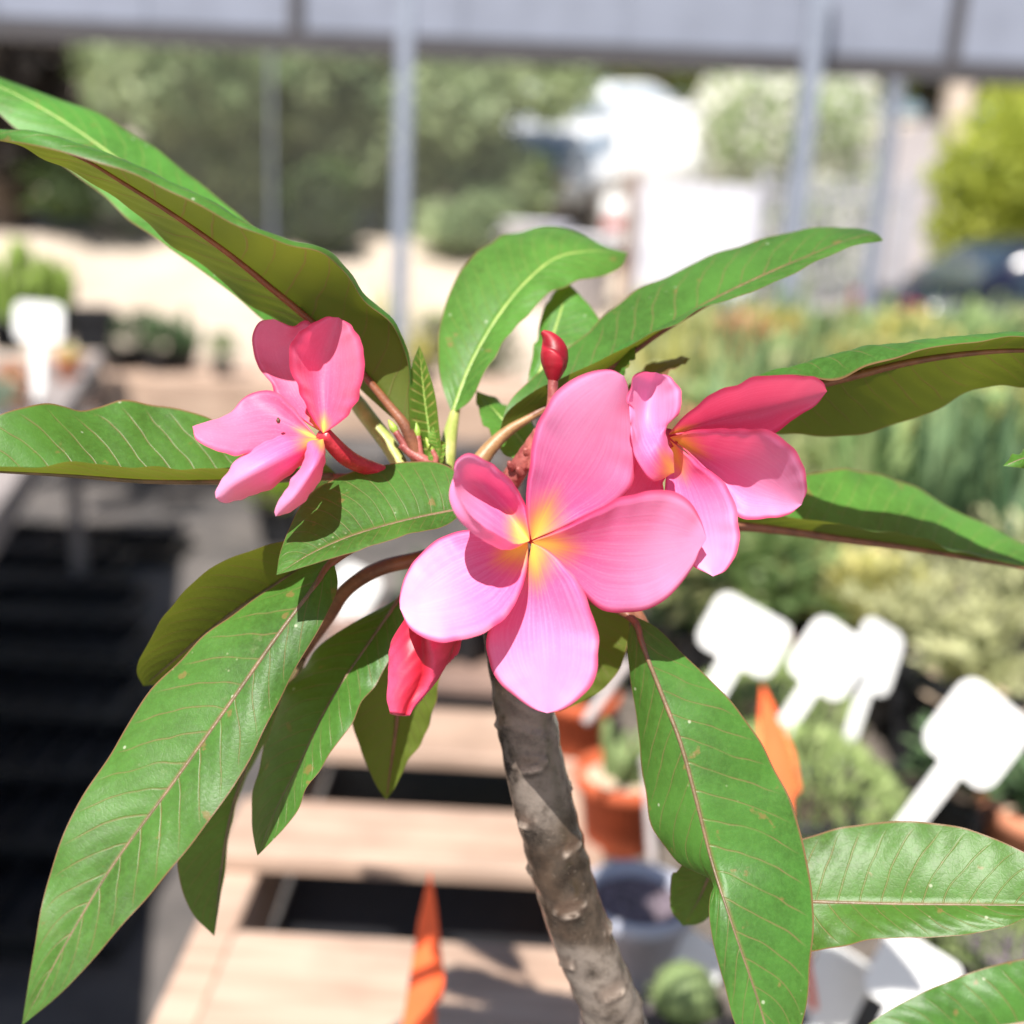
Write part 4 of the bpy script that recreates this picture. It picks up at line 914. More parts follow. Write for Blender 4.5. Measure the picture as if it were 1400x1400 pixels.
def car(label, loc, rz, paint, van=False, tilt=0.0):
    e = empty('parked_van' if van else 'parked_car', loc, rz); e.rotation_euler = (0, -tilt, rz); Wd = 0.89
    if van: low = [(-2.4, .35), (-2.4, 1.0), (-2.38, 1.15), (1.6, 1.15), (2.25, 1.0), (2.42, .75), (2.42, .35)]; cab = [(-2.36, 1.15), (-2.3, 2.1), (-2.2, 2.2), (.9, 2.2), (1.15, 2.1), (1.75, 1.14)]
    else: low = [(-2.15, .38), (-2.2, .62), (-2.12, .88), (-1.2, .94), (.9, .92), (1.85, .80), (2.12, .62), (2.15, .38)]; cab = [(-1.75, .93), (-1.25, 1.33), (-.9, 1.42), (.05, 1.43), (.35, 1.37), (1.1, .91)]
    def prism(pr, w0, w1, z0, z1, rows=3):
        V, F = [], []; n = len(pr)
        def wz(z): return w0 + (w1 - w0) * (z - z0) / (z1 - z0)
        for s in (-1, -.93, .93, 1):
            for x, z in pr:
                k = 0.965 if abs(s) == 1 else 1.0
                cx = sum(p[0] for p in pr) / n; cz = sum(p[1] for p in pr) / n
                V.append((cx + (x - cx) * k, s * wz(z), cz + (z - cz) * k))
        for r in range(3):
            for i in range(n):
                j = (i + 1) % n; F.append((r * n + i, r * n + j, (r + 1) * n + j, (r + 1) * n + i))
        F.append(tuple(range(n - 1, -1, -1))); F.append(tuple(3 * n + i for i in range(n))); return V, F
    v, f = prism(low, Wd, Wd * .97, .35, 1.15); mk('body', v, f, M[paint], e)
    top = max(z for _, z in cab); v, f = prism(cab, Wd * .95, Wd * .74, cab[0][1], top); mk('cabin', v, f, M[paint], e)
    def wz(z): return Wd * .95 + (Wd * .74 - Wd * .95) * (z - cab[0][1]) / (top - cab[0][1])
    z0, z1 = cab[0][1] + .05, top - .09
    wins = ([(.2, 1.35, .2, .95)] if van else [(-1.45, -.42, -1.05, -.42), (-.34, .82, -.34, .2)])
    if van: z0 = 1.42
    for s in (-1, 1):
        for a, b_, c_, d_ in wins:
            y0, y1 = s * (wz(z0) + .008), s * (wz(z1) + .008)
            V = [(a, y0, z0), (b_, y0, z0), (d_, y1, z1), (c_, y1, z1)]; V += [(x, y - s * .02, z) for x, y, z in V]
            mk('side_window', V, [(0, 1, 2, 3), (4, 7, 6, 5), (0, 4, 5, 1), (1, 5, 6, 2), (2, 6, 7, 3), (3, 7, 4, 0)], M['glass_sky_tone' if paint == 'paint_white' else 'car_glass'], e, False)
    def screen(nm, p0, p1, off):
        V = [(p0[0] + off, -wz(p0[1]) * .86, p0[1]), (p0[0] + off, wz(p0[1]) * .86, p0[1]), (p1[0] + off, wz(p1[1]) * .84, p1[1]), (p1[0] + off, -wz(p1[1]) * .84, p1[1])]
        V += [(x - off * 2.5, y, z - .01) for x, y, z in V]; mk(nm, V, [(0, 1, 2, 3), (4, 7, 6, 5), (0, 4, 5, 1), (1, 5, 6, 2), (2, 6, 7, 3), (3, 7, 4, 0)], M['glass_sky_tone' if paint == 'paint_white' else 'car_glass'], e, False)
    fa_, fb_ = cab[-1], cab[-2]; screen('windscreen', (fa_[0] - .06, fa_[1] + .05), (fb_[0] + .05, fb_[1] - .03), .02)
    ra_, rb_ = cab[0], cab[1]
    if van: e.scale = (.8, .8, .8)
    else: screen('rear_window', (ra_[0] + .06, ra_[1] + .06), (rb_[0] - .03, rb_[1] - .02), -.03)
    xf, xb = low[-1][0], low[0][0]
    for s in (-1, 1):
        v, f = box(xf - .16, xf + .0, s * .62 - .17, s * .62 + .17, .60, .73, .02); mk('headlight', v, f, M['lamp_clear'], e, False)
        v, f = box(xb - .05, xb + .09, s * .66 - .15, s * .66 + .15, .66, .84, .02); mk('tail_light', v, f, M['lamp_red'], e, False)
        for x in (-1.35, 1.32):
            ty, tf = lathe([(.20, -.10), (.30, -.11), (.32, -.08), (.32, .08), (.30, .11), (.20, .10)], 24); R_ = [(p[0] + x, s * .80 + p[2], p[1] + .32) for p in ty]
            wh = mk('wheel', R_, tf, M['rubber'], e); ry, rf = lathe([(0.01, s * .085), (.08, s * .09), (.19, s * .075), (.21, s * .09)], 20)
            mk('rim', [(p[0] + x, s * .80 + p[2], p[1] + .32) for p in ry], rf, M['rim'], wh)
    v, f = box(xf - .02, xf + .04, -.8, .8, .40, .55, .02); mk('front_bumper', v, f, M[paint], e, False)
    v, f = box(xb - .05, xb + .03, -.8, .8, .42, .58, .02); mk('rear_bumper', v, f, M[paint], e, False)
    return tag(e, label, 'van' if van else 'car')
def on(px, Yd, dz=0): x = AtY(px, 300, Yd)[0]; return (x, Yd, float(terrain_z(x, Yd)) + dz)
car('white car nearest the olive trees, parked on the slope', on(775, 26), math.radians(62), 'paint_white', tilt=.14)
car('white car uphill, highest of the parked white cars', on(748, 33), math.radians(70), 'paint_white', tilt=.14)
car('white car parked uphill behind the white van', on(852, 31), math.radians(35), 'paint_white', tilt=.10)
car('white van parked behind the white gate panels', on(905, 17), math.radians(80), 'paint_white', van=True, tilt=.15)
car('white car low on the slope left of the wooden post', on(772, 19.5), math.radians(68), 'paint_white', tilt=.14)
car('dark navy car beneath the yellow green tree at the right edge', (5.35, 10.0, 0.08), math.radians(2), 'paint_navy')

# ------------------------------------------------------------------ gate panels, picket fence, wooden post
M['white_paint'] = mat_simple('white_painted_board', (0.60, 0.60, 0.66), 0.6, 0.04, 8, 0.1)
M['picket'] = mat_simple('grey_picket_metal', (0.42, 0.42, 0.47), 0.5, 0.1, 8, 0.1, metallic=0.2)
gy = 12.2; gx0, gx1 = AtY(872, 300, gy)[0], AtY(1032, 300, gy)[0]; gz = float(terrain_z(0, gy))
e = empty('gate', ((gx0 + gx1) / 2, gy, gz)); tag(e, 'white boarded gate between the wooden post and the picket fence', 'gate'); wd = (gx1 - gx0)
nb = 7; zt = AtY(950, 250, gy)[2] - gz
for k in range(nb):
    x0 = -wd / 2 + wd * k / nb; v, f = box(x0 + .006, x0 + wd / nb - .006, -.012, .012, .06, zt - (.0 if k % 2 else .015), .004); mk('board', v, f, M['white_paint'], e, False)
for z in (.25, zt - .2): v, f = box(-wd / 2, wd / 2, .0135, .05, z, z + .09, .005); mk('rail', v, f, M['white_paint'], e, False)
fx0, fx1 = gx1 + .06, AtY(1236, 300, gy)[0]; fe = empty('picket_fence', (fx0, gy, gz)); tag(fe, 'grey metal picket fence in front of the white flowering shrub', 'fence'); zt = AtY(1110, 243, gy)[2] - gz
n_ = 17; pv, pf = merge([box(-.014, .014, -.014, .014, 0.05, zt - .05, .003), lathe([(.016, zt - .05), (.02, zt - .02), (.0, zt + .03)], 8)]); pm = None
for k in range(n_):
    x = (fx1 - fx0) * (k + .5) / n_
    if pm is None: o = mk('picket', pv, pf, M['picket'], fe, False); pm = o.data; o.location.x = x
    else: inst('picket', pm, fe, (x, 0, 0))
for z in (.22, zt - .2): v, f = box(0, fx1 - fx0, .0145, .035, z, z + .04, .003); mk('rail', v, f, M['picket'], fe, False)
for x in (-.02, fx1 - fx0 + .02): v, f = box(x - .035, x + .035, -.035, .035, 0, zt + .06, .006); mk('fence_post', v, f, M['picket'], fe, False)
M['wood_dark'] = mat_wood('weathered_wood', (0.16, 0.10, 0.08), (0.30, 0.20, 0.16))
b = on(862, 12.0); e = empty('wooden_post', b); zt = AtY(862, 238, 12.0)[2] - b[2]; v, f = box(-.055, .055, -.055, .055, 0, zt, .008); mk('shaft', v, f, M['wood_dark'], e, False)
v, f = box(-.065, .065, -.065, .065, zt, zt + .03, .006); mk('cap', v, f, M['wood_dark'], e, False); tag(e, 'dark wooden post at the left end of the white gate', 'post')
for px, Yd, hh, lab in ((735, 13.0, .85, 'white storage tub left of the wooden post, nearest the olive trees'), (800, 12.6, .8, 'white storage tub close to the wooden post')):
    b = on(px, Yd); e = empty('storage_tub', b); v, f = lathe([(0, 0), (.30, 0), (.36, hh), (.40, hh), (.40, hh + .05), (.34, hh + .05), (.30, .1), (0, .1)], 28); mk('tub_wall', v, f, M['white_paint'], e)
    for s in (-1, 1): v, f = tube([(s * .39, -.1, hh - .08), (s * .46, -.06, hh - .1), (s * .46, .06, hh - .1), (s * .39, .1, hh - .08)], [.015] * 4, 8, 14); mk('handle', v, f, M['white_paint'], e)
    tag(e, lab, 'tub')

# ------------------------------------------------------------------ benches
M['pallet'] = mat_wood('pallet_wood', (0.36, 0.24, 0.175), (0.50, 0.365, 0.28))
M['bench_grey'] = mat_wood('bench_wood_grey', (0.22, 0.19, 0.18), (0.34, 0.30, 0.29))
BZ = 0.88
def yrow(px, py, z=BZ): return G(px, py, z)[1]
pal = empty('pallet_bench', (-0.05, 1.15, 0)); tag(pal, 'pale wooden slatted pallet bench left of the trunk', 'bench'); po = (-0.05, 1.15, 0)
xl_ = G(300, 1150, BZ)[0]; XR = 0.115
for k, (ya, yb_) in enumerate(((1400 + 130, 1279), (1176, 1096), (1024, 960), (925, 880), (862, 822))):
    v, f = box(G(305, 1310, BZ)[0] if k == 0 else xl_, XR - .004 * k, yrow(500, ya), yrow(500, yb_), BZ - .022, BZ - .001 * k, .003); o = mk('slat', v, f, M['pallet' if k < 3 else 'wood_dark'], pal, False, po)
y0_, y1_ = yrow(500, 1530), yrow(500, 822)
for x in (xl_ + .005, XR - .045): v, f = box(x, x + .038, y0_ + .01, y1_ - .01, BZ - .12, BZ - .0225, .003); mk('stringer', v, f, M['pallet'], pal, False, po)
for x in (xl_ + .05, XR - .09):
    for y in (y0_ + .03, y1_ - .07): v, f = box(x, x + .04, y, y + .04, 0, BZ - .1205, .003); mk('leg', v, f, M['pallet'], pal, False, po)

v, f = box(xl_ + .044, XR - .046, y0_ + .012, y1_ - .012, BZ - .155, BZ - .125, .004); mk('gap_shade_sheet', v, f, M['black_plastic'], pal, False, po)  # black sheet standing in for the darkness below the slat gaps
rb = empty('plant_bench', (1.6, 3.0, 0)); tag(rb, 'wide dark mesh topped bench on the right crowded with pots', 'bench'); ro = (1.6, 3.0, 0)
RX_, RX1, RY0, RY1 = 0.135, 3.9, 0.72, 5.1
M['bench_mesh'] = mat_simple('bench_mesh_dark', (0.12, 0.10, 0.085), 0.7, 0.3, 60, 0.3)
ny = 36
for k in range(ny):
    y0 = RY0 + (RY1 - RY0) * k / ny; v, f = box(RX_, RX1, y0, y0 + (RY1 - RY0) / ny - .012, BZ - .03, BZ - .01); mk('slat', v, f, M['bench_mesh'], rb, False, ro)
for x in (RX_ + .02, 1.4, 2.7, RX1 - .06):
    v, f = box(x, x + .04, RY0, RY1, BZ - .09, BZ - .0305); mk('stringer', v, f, M['bench_grey'], rb, False, ro)
    for y in (RY0 + .05, 2.9, RY1 - .1): v, f = box(x, x + .05, y, y + .05, 0, BZ - .0905); mk('leg', v, f, M['bench_grey'], rb, False, ro)

LBZ = 0.84
a_, b__ = G(0, 690, LBZ), G(128, 500, LBZ)
dirv = (b__ - a_)[:2]; dirv /= np.linalg.norm(dirv); nrm_ = np.array([-dirv[1], dirv[0]]); 
if nrm_[0] > 0: nrm_ = -nrm_
lb = empty('plant_bench', (float(a_[0]), float(a_[1]), 0), math.atan2(dirv[1], dirv[0])); tag(lb, 'grey wooden bench along the left edge carrying potted plants', 'bench')
Ln = float(np.linalg.norm((b__ - a_)[:2])); ysgn = 1
v, f = box(-1.9, Ln + .35, 0.0, .045, LBZ - .09, LBZ, .004); mk('front_rail', v, f, M['bench_grey'], lb, False)
for k in range(9): v, f = box(-1.88, Ln + .33, .05 + k * .115, .05 + k * .115 + .113, LBZ - .045, LBZ - .02, .003); mk('slat', v, f, M['bench_grey'], lb, False)
for x in (-1.85, -.4, Ln - .1):
    v, f = box(x, x + .05, .05, 1.08, LBZ - .11, LBZ - .0455); mk('stringer', v, f, M['bench_grey'], lb, False)
    for y in (.055, 1.0): v, f = box(x + .0, x + .05, y, y + .05, 0, LBZ - .1105); mk('leg', v, f, M['bench_grey'], lb, False)
def on_left(px, py): return G(px, py, LBZ - .02)

# far low wooden staging in the middle left
fb = empty('plant_bench', (float(G(270, 520, .62)[0]), float(G(270, 520, .62)[1]), 0)); tag(fb, 'far pale wooden bench behind the left flower', 'bench'); fo = tuple(fb.location)
c_ = G(330, 498, .62)
for k in range(5): v, f = box(-1.0, 1.6, .0 + k * .16, .0 + k * .16 + .13, .585, .61, .004); mk('slat', v, f, M['pallet'], fb, False)
v, f = box(-.45, 1.6, -.04, -.003, .40, .62, .004); mk('front_board', v, f, M['pallet'], fb, False)
v, f = box(-1.0, -.46, -.04, -.003, .44, .60, .004); mk('front_board', v, f, M['wood_dark'], fb, False)
for x in (-.95, .3, 1.5):
    for y in (.02, .68): v, f = box(x, x + .06, y, y + .06, 0, .584, .004); mk('leg', v, f, M['wood_dark'], fb, False)

# ------------------------------------------------------------------ potted plants
def quads(Rs, n, fn):
    V, F, T = [], [], []
    for i in range(n):
        p, tone = fn(i); b = len(V); V += p; F += [(b + k * 2, b + k * 2 + 1, b + k * 2 + 3, b + k * 2 + 2) for k in range(len(p) // 2 - 1)]; T += [tone] * len(p)
    return V, F, T
def blade_strip(base, d, side, L, w, bend, segs=5, tip=0.05):
    base, d, side = (np.array(x, dtype=float) for x in (base, d, side)); out = []
    for k in range(segs + 1):
        t = k / segs; c = base + d * L * t + np.array([0, 0, -1]) * bend * L * t * t
        ww = w * (1 - t) ** 0.6 * (0.7 + 0.9 * t) + w * tip * (k < segs)
        out += [tuple(c - side * ww), tuple(c + side * ww)]
    return out
def plant_mesh(kind, R):
    V, F, T = [], [], []
    def add(v, f, t):
        b = len(V); V.extend([tuple(p) for p in v]); F.extend([tuple(i + b for i in q) for q in f]); T.extend(t if isinstance(t, list) else [t] * len(v))
    def strip_(p, t): add(p, [(2 * k, 2 * k + 1, 2 * k + 3, 2 * k + 2) for k in range(len(p) // 2 - 1)], t)
    if kind == 'rosette':
        for i in range(34):
            q = i / 34; a = i * 2.39996; el = 0.15 + 1.25 * (1 - q) ** 1.2 if False else 0.2 + 1.1 * q
            d = np.array([math.cos(a) * math.cos(el), math.sin(a) * math.cos(el), math.sin(el)]); s = np.array([-math.sin(a), math.cos(a), 0])
            strip_(blade_strip((0, 0, .005 + .015 * q), d, s, .075 * (1.15 - .6 * q), .016, -.15), R.random())
    elif kind == 'blades':
        for i in range(26):
            a = R.random() * 6.28; r = R.random() * .03; el = R.uniform(1.0, 1.5); d = np.array([math.cos(a) * math.cos(el), math.sin(a) * math.cos(el), math.sin(el)]); s = np.array([-math.sin(a), math.cos(a), 0])
            strip_(blade_strip((math.cos(a) * r, math.sin(a) * r, 0), d, s, R.uniform(.12, .24), .007, .03), R.random())
    elif kind == 'feather':
        for i in range(30):
            a = R.random() * 6.28; el = R.uniform(.5, 1.45); L = R.uniform(.10, .19); d = np.array([math.cos(a) * math.cos(el), math.sin(a) * math.cos(el), math.sin(el)])
            for k in range(16):
                t = (k + 2) / 18; c = d * L * t + np.array([0, 0, -.3 * L * t * t]); aa = k * 2.4; sd = np.cross(d, [math.cos(aa), math.sin(aa), .3]); sd /= np.linalg.norm(sd); dd = sd * .8 + d * .7; dd /= np.linalg.norm(dd)
                strip_(blade_strip(c, dd, np.cross(dd, d), .026 * (1.2 - .6 * t), .0045, .1, 2), min(1, .25 + .6 * t + R.uniform(-.2, .2)))
    elif kind == 'mound':
        for i in range(1500):
            a = R.random() * 6.28; q = R.random() ** .5; x, y = .085 * q * math.cos(a), .085 * q * math.sin(a); z = .055 * (1 - q * q)
            d = np.array([x * 6 + R.uniform(-.3, .3), y * 6 + R.uniform(-.3, .3), .8]); d /= np.linalg.norm(d); s = np.cross(d, [R.uniform(-1, 1), R.uniform(-1, 1), .1]); s /= np.linalg.norm(s)
            strip_(blade_strip((x, y, z), d, s, R.uniform(.006, .016), .0022, .05, 2), R.random())
    elif kind == 'columns':
        for i in range(9):
            a = i * 2.4; r = .012 * i ** .6 + .004; h = R.uniform(.09, .19); n = 16; rr = R.uniform(.011, .016)
            prof = [(1, 0), (1.05, .3), (1.05, .7), (.9, .88), (.5, .97), (.05, 1.0)]; vv = []
            for k, z in prof:
                for j in range(n): th = 2 * math.pi * j / n; q = rr * k * (1 + .18 * (1 if j % 2 else -1)); vv.append((r * math.cos(a) * (1 + z * .5) + q * math.cos(th), r * math.sin(a) * (1 + z * .5) + q * math.sin(th), z * h))
            ff = [(k * n + j, k * n + (j + 1) % n, (k + 1) * n + (j + 1) % n, (k + 1) * n + j) for k in range(5) for j in range(n)]
            add(vv, ff, [min(1, .3 + .6 * (i2 // n) / 5) for i2 in range(len(vv))])
    elif kind == 'ball':
        n = 36; prof = [(.35, .0), (.8, .1), (1, .3), (1, .5), (.82, .75), (.45, .93), (.05, .97)]; vv = []
        for k, z in prof:
            for j in range(n): th = 2 * math.pi * j / n; q = .045 * k * (1 + .10 * (1 if j % 2 else -1)); vv.append((q * math.cos(th), q * math.sin(th), z * .085))
        add(vv, [(k * n + j, k * n + (j + 1) % n, (k + 1) * n + (j + 1) % n, (k + 1) * n + j) for k in range(6) for j in range(n)], [1.0 if (i % n) % 2 else .2 for i in range(len(vv))])
        for i in range(200):
            k = R.randrange(18) * 2 + 1; th = 2 * math.pi * k / n; z = R.random(); q = .05 * math.sin(math.pi * (z * .8 + .15)); c = np.array([q * math.cos(th), q * math.sin(th), z * .08]); d = np.array([math.cos(th), math.sin(th), z * 1.2 - .3]); d /= np.linalg.norm(d)
            strip_(blade_strip(c, d, np.cross(d, (0, 0, 1)), .012, .0006, 0, 2), 1.0)
    elif kind == 'bushy':
        for i in range(260):
            a = R.random() * 6.28; q = R.random() ** .5; z = R.random(); x, y = .09 * q * math.cos(a) * (1 - .3 * z), .09 * q * math.sin(a) * (1 - .3 * z); d = np.array([x * 8, y * 8, R.uniform(.1, .9)]); d /= np.linalg.norm(d); s = np.cross(d, (0, 0, 1)); s /= np.linalg.norm(s) + 1e-9
            strip_(blade_strip((x, y, .02 + z * .12), d, s, R.uniform(.02, .035), .009, .2, 3), R.random())
    me = bpy.data.meshes.new('foliage'); me.from_pydata(V, [], F); at = me.attributes.new('tone', 'FLOAT', 'POINT'); at.data.foreach_set('value', np.array(T, dtype=np.float32)); me.polygons.foreach_set('use_smooth', [True] * len(me.polygons)); me.update(); return me
PM = {
 'p_yellow': mat_foliage('succulent_yellow', (0.42, 0.41, 0.12), (0.72, 0.66, 0.28), 0.4, rand=.4),
 'p_green': mat_foliage('succulent_green', (0.16, 0.26, 0.09), (0.40, 0.50, 0.22), 0.35, rand=.4),
 'p_deep': mat_foliage('succulent_deep', (0.05, 0.10, 0.045), (0.17, 0.26, 0.12), 0.25, rand=.4),
 'p_pale': mat_foliage('succulent_pale', (0.34, 0.38, 0.17), (0.66, 0.65, 0.37), 0.4, rand=.3),
 'p_moss': mat_foliage('succulent_moss', (0.30, 0.41, 0.15), (0.54, 0.63, 0.29), 0.4, rand=.2),
 'p_coral': mat_foliage('succulent_coral', (0.38, 0.27, 0.12), (0.76, 0.36, 0.25), 0.35, rand=.4),
 'p_blue': mat_foliage('succulent_blue', (0.22, 0.31, 0.22), (0.46, 0.55, 0.43), 0.25, rand=.3),
 'p_lime2': mat_foliage('cactus_bright', (0.10, 0.17, 0.03), (0.30, 0.42, 0.08), 0.15, rand=.2),
 'p_lime': mat_foliage('succulent_lime', (0.28, 0.46, 0.02), (0.55, 0.75, 0.08), 0.35, rand=.2),
}
LIB = {}
def pm(kind, mat, var=0):
    key = (kind, mat, var)
    if key not in LIB:
        me = plant_mesh(kind, random.Random(hash(kind) % 97 + var)) if False else plant_mesh(kind, random.Random(len(kind) * 7 + var)); me.materials.append(PM[mat]); LIB[key] = me
    return LIB[key]
def sharedmesh(name, vf, mat, smooth=True):
    me = bpy.data.meshes.new(name); me.from_pydata([tuple(p) for p in vf[0]], [], [tuple(q) for q in vf[1]]); me.polygons.foreach_set('use_smooth', [smooth] * len(me.polygons)); me.materials.append(mat); me.update(); return me
def roundpot(): return lathe([(0, 0), (.036, 0), (.038, .004), (.046, .068), (.052, .068), (.053, .086), (.048, .087), (.045, .076), (.044, .072)], 28)
def squarepot():
    V, F = [], []
    for r, z in ((.034, 0), (.044, .075), (.049, .075), (.049, .088), (.045, .088), (.043, .074)):
        for sx, sy in ((-1, -1), (1, -1), (1, 1), (-1, 1)):
            V += [(sx * r * .86 if (sx * sy > 0) else sx * r, sy * r if (sx * sy > 0) else sy * r * .86, z), (sx * r if (sx * sy > 0) else sx * r * .86, sy * r * .86 if (sx * sy > 0) else sy * r, z)]
    for k in range(5):
        for i in range(8): j = (i + 1) % 8; F.append((k * 8 + i, k * 8 + j, (k + 1) * 8 + j, (k + 1) * 8 + i))
    F.append(tuple(range(7, -1, -1))); return V, F
M['plastic_grey'] = mat_simple('pot_plastic_grey', (0.42, 0.43, 0.50), 0.5, 0.08, 20, 0.1)
M['gravel_top'] = mat_simple('gravel_top_dressing', (0.52, 0.40, 0.29), 0.95, 0.4, 140, 0.8, 0.006)
M['gravel_dark'] = mat_simple('dark_grit', (0.14, 0.11, 0.13), 0.95, 0.6, 160, 0.8, 0.006)
POTS = {'terracotta': sharedmesh('pot_wall', roundpot(), M['terracotta']), 'black': sharedmesh('pot_wall', squarepot(), M['black_plastic'], False),
        'blackround': sharedmesh('pot_wall', roundpot(), M['black_plastic']), 'grey': sharedmesh('pot_wall', roundpot(), M['plastic_grey']), 'dusty': sharedmesh('pot_wall', roundpot(), M['terracotta_dusty'])}
TOPS = {k: sharedmesh('soil', lathe([(0, .077), (.02, .079), (.0445, .073)], 20), M[k]) for k in ('soil', 'gravel_top', 'gravel_dark')}
def potted(label, group, x, y, z, pot, top, kind, mat, s=1.0, ps=1.0, var=0, rz=None, cat='potted plant', name='potted_plant'):
    e = empty(name, (x, y, z), rng.random() * 6.28 if rz is None else rz)
    inst('pot', POTS[pot], e, sc=(s, s, s)); inst('soil', TOPS[top], e, sc=(s, s, s))
    if kind: inst('foliage', pm(kind, mat, var), e, (0, 0, .074 * s), sc=(ps, ps, ps))
    return tag(e, label, cat, group)
Z1 = BZ - 0.01
# right bench: the crowd of pots further back
KINDS = [('rosette', 'p_yellow', 'yellow green rosette'), ('blades', 'p_deep', 'dark green upright bladed plant'), ('feather', 'p_pale', 'pale feathery plant'), ('mound', 'p_moss', 'low mossy green mound'),
         ('columns', 'p_green', 'clustered green column cactus'), ('rosette', 'p_coral', 'coral tipped rosette'), ('bushy', 'p_green', 'bushy green succulent'), ('blades', 'p_yellow', 'yellowish upright bladed plant'),
         ('bushy', 'p_pale', 'pale bushy succulent'), ('rosette', 'p_blue', 'blue grey rosette'), ('bushy', 'p_yellow', 'yellow bushy succulent'), ('feather', 'p_yellow', 'yellow feathery plant'), ('blades', 'p_green', 'mid green upright bladed plant'), ('bushy', 'p_coral', 'coral coloured bushy succulent')]
WTS = [10, 8, 9, 8, 3, 5, 12, 6, 10, 5, 10, 8, 6, 3]
ORD = 'first second third fourth fifth sixth seventh eighth ninth tenth eleventh twelfth thirteenth fourteenth fifteenth sixteenth seventeenth eighteenth nineteenth twentieth'.split() + ['twenty-' + w for w in 'first second third fourth fifth sixth seventh eighth ninth'.split()]
taken = [(G(1110, 1060, BZ)[0], G(1110, 1060, BZ)[1], .16), (G(1300, 900, BZ)[0], G(1300, 900, BZ)[1], .17)]
y = 1.42
row = 0
while y < 5.05:
    sp = 0.15 + 0.06 * (y - 1.6) / 3.4
    col = 0
    x = 0.20 + sp * (row % 2) * .5
    while x < RX1 - .05:
        xx, yy = x + rng.uniform(-.02, .02), y + rng.uniform(-.02, .02)
        px = 700 + FPX * xx / (yy * math.cos(PITCH) + .6 * math.sin(PITCH))
        if 860 < px < 1470 and all(math.hypot(xx - a, yy - b) > r for a, b, r in taken):
            k, mt, nm = rng.choices(KINDS, WTS)[0]; s = rng.uniform(1.0, 1.3)
            col += 1
            potted(nm + ', ' + ORD[col - 1] + ' from the left in the ' + ORD[row] + ' row on right bench', 'pots crowded on the right bench', xx, yy, Z1, rng.choice(['black', 'black', 'blackround', 'terracotta']), 'soil', k, mt, s, rng.uniform(1.25, 1.7), rng.randrange(2))
        x += sp
    y += sp; row += 1
def at_bench(px, py): g = G(px, py, Z1); return g[0], g[1]
def P1(label, px, py, pot, top, kind, mat, s=1.0, ps=1.0, var=0, name='potted_plant', cat='potted plant'):
    x, y_ = at_bench(px, py); return potted(label, None, x, y_, Z1, pot, top, kind, mat, s, ps, var, None, cat, name)
# nearer, individually visible pots
potted('wide mossy light green plant between the white tags and the large right leaf', None, .285, .945, Z1, 'blackround', 'soil', 'mound', 'p_moss', 1.25, 1.25)
potted('second mossy green mound just behind the first', None, .31, 1.15, Z1, 'blackround', 'soil', 'mound', 'p_moss', 1.15, 1.15, 1)
P1('pale feathery plant in a black pot behind the rightmost tag', 1310, 1065, 'black', 'gravel_top', 'feather', 'p_pale', 1.6, 1.25)
P1('pale yellow feathery plant behind the pair of white tags', 1225, 985, 'blackround', 'gravel_top', 'feather', 'p_pale', 1.4, 1.15, 1)
P1('pale feathery plant at the right edge above the rightmost tag', 1390, 940, 'black', 'soil', 'feather', 'p_pale', 1.4, 1.3, 2)
P1('dark bladed plant above the pair of white tags', 1085, 880, 'black', 'soil', 'blades', 'p_deep', 1.2, .9)
P1('soft grey green bushy plant below the right flower', 985, 862, 'black', 'soil', 'bushy', 'p_blue', 1.2, 1.15)
P1('small terracotta pot with gravel and a cactus stump right of the trunk', 845, 1150, 'terracotta', 'gravel_top', 'columns', 'p_green', 0.95, .38)
P1('terracotta pot half hidden behind the centre flower petal', 785, 1028, 'terracotta', 'soil', 'bushy', 'p_green', .95, .5)
P1('grey plastic pot of dark grit right of the trunk', 862, 1330, 'grey', 'gravel_dark', None, None, .92)
P1('small round green cactus low between trunk and right leaf', 925, 1455, 'blackround', 'gravel_dark', 'ball', 'p_green', .62, .5)
P1('black square pot under the rightmost tag', 1275, 1190, 'black', 'soil', 'bushy', 'p_deep', 1.2, .5)
P1('dusty terracotta pot at the right edge under the rightmost tag', 1400, 1215, 'dusty', 'gravel_top', 'rosette', 'p_deep', 1.15, .8)
P1('black pot with a dark plant left of the first white tag', 925, 935, 'black', 'soil', 'bushy', 'p_deep', 1.0, .6)
P1('black pot with low green plant beneath the first white tag', 1015, 985, 'black', 'gravel_top', 'rosette', 'p_moss', 1.0, .8)
P1('low mossy plant beside the corner leaf at lower right', 1345, 1400, 'black', 'gravel_dark', 'mound', 'p_moss', 1.0, .7)
for k, (px, py) in enumerate(((585, 905), (640, 900), (700, 905))):
    x, y_ = at_bench(px, py); potted(['black pot on the pallet bench behind the crimson bud, leftmost of three', 'middle black pot of three on the pallet bench behind the crimson bud', 'black pot on the pallet bench nearest the trunk'][k], 'pots on the pallet bench', x, y_, BZ - .002, 'black', 'soil', 'bushy', 'p_deep', 1.0, .5, k % 2)
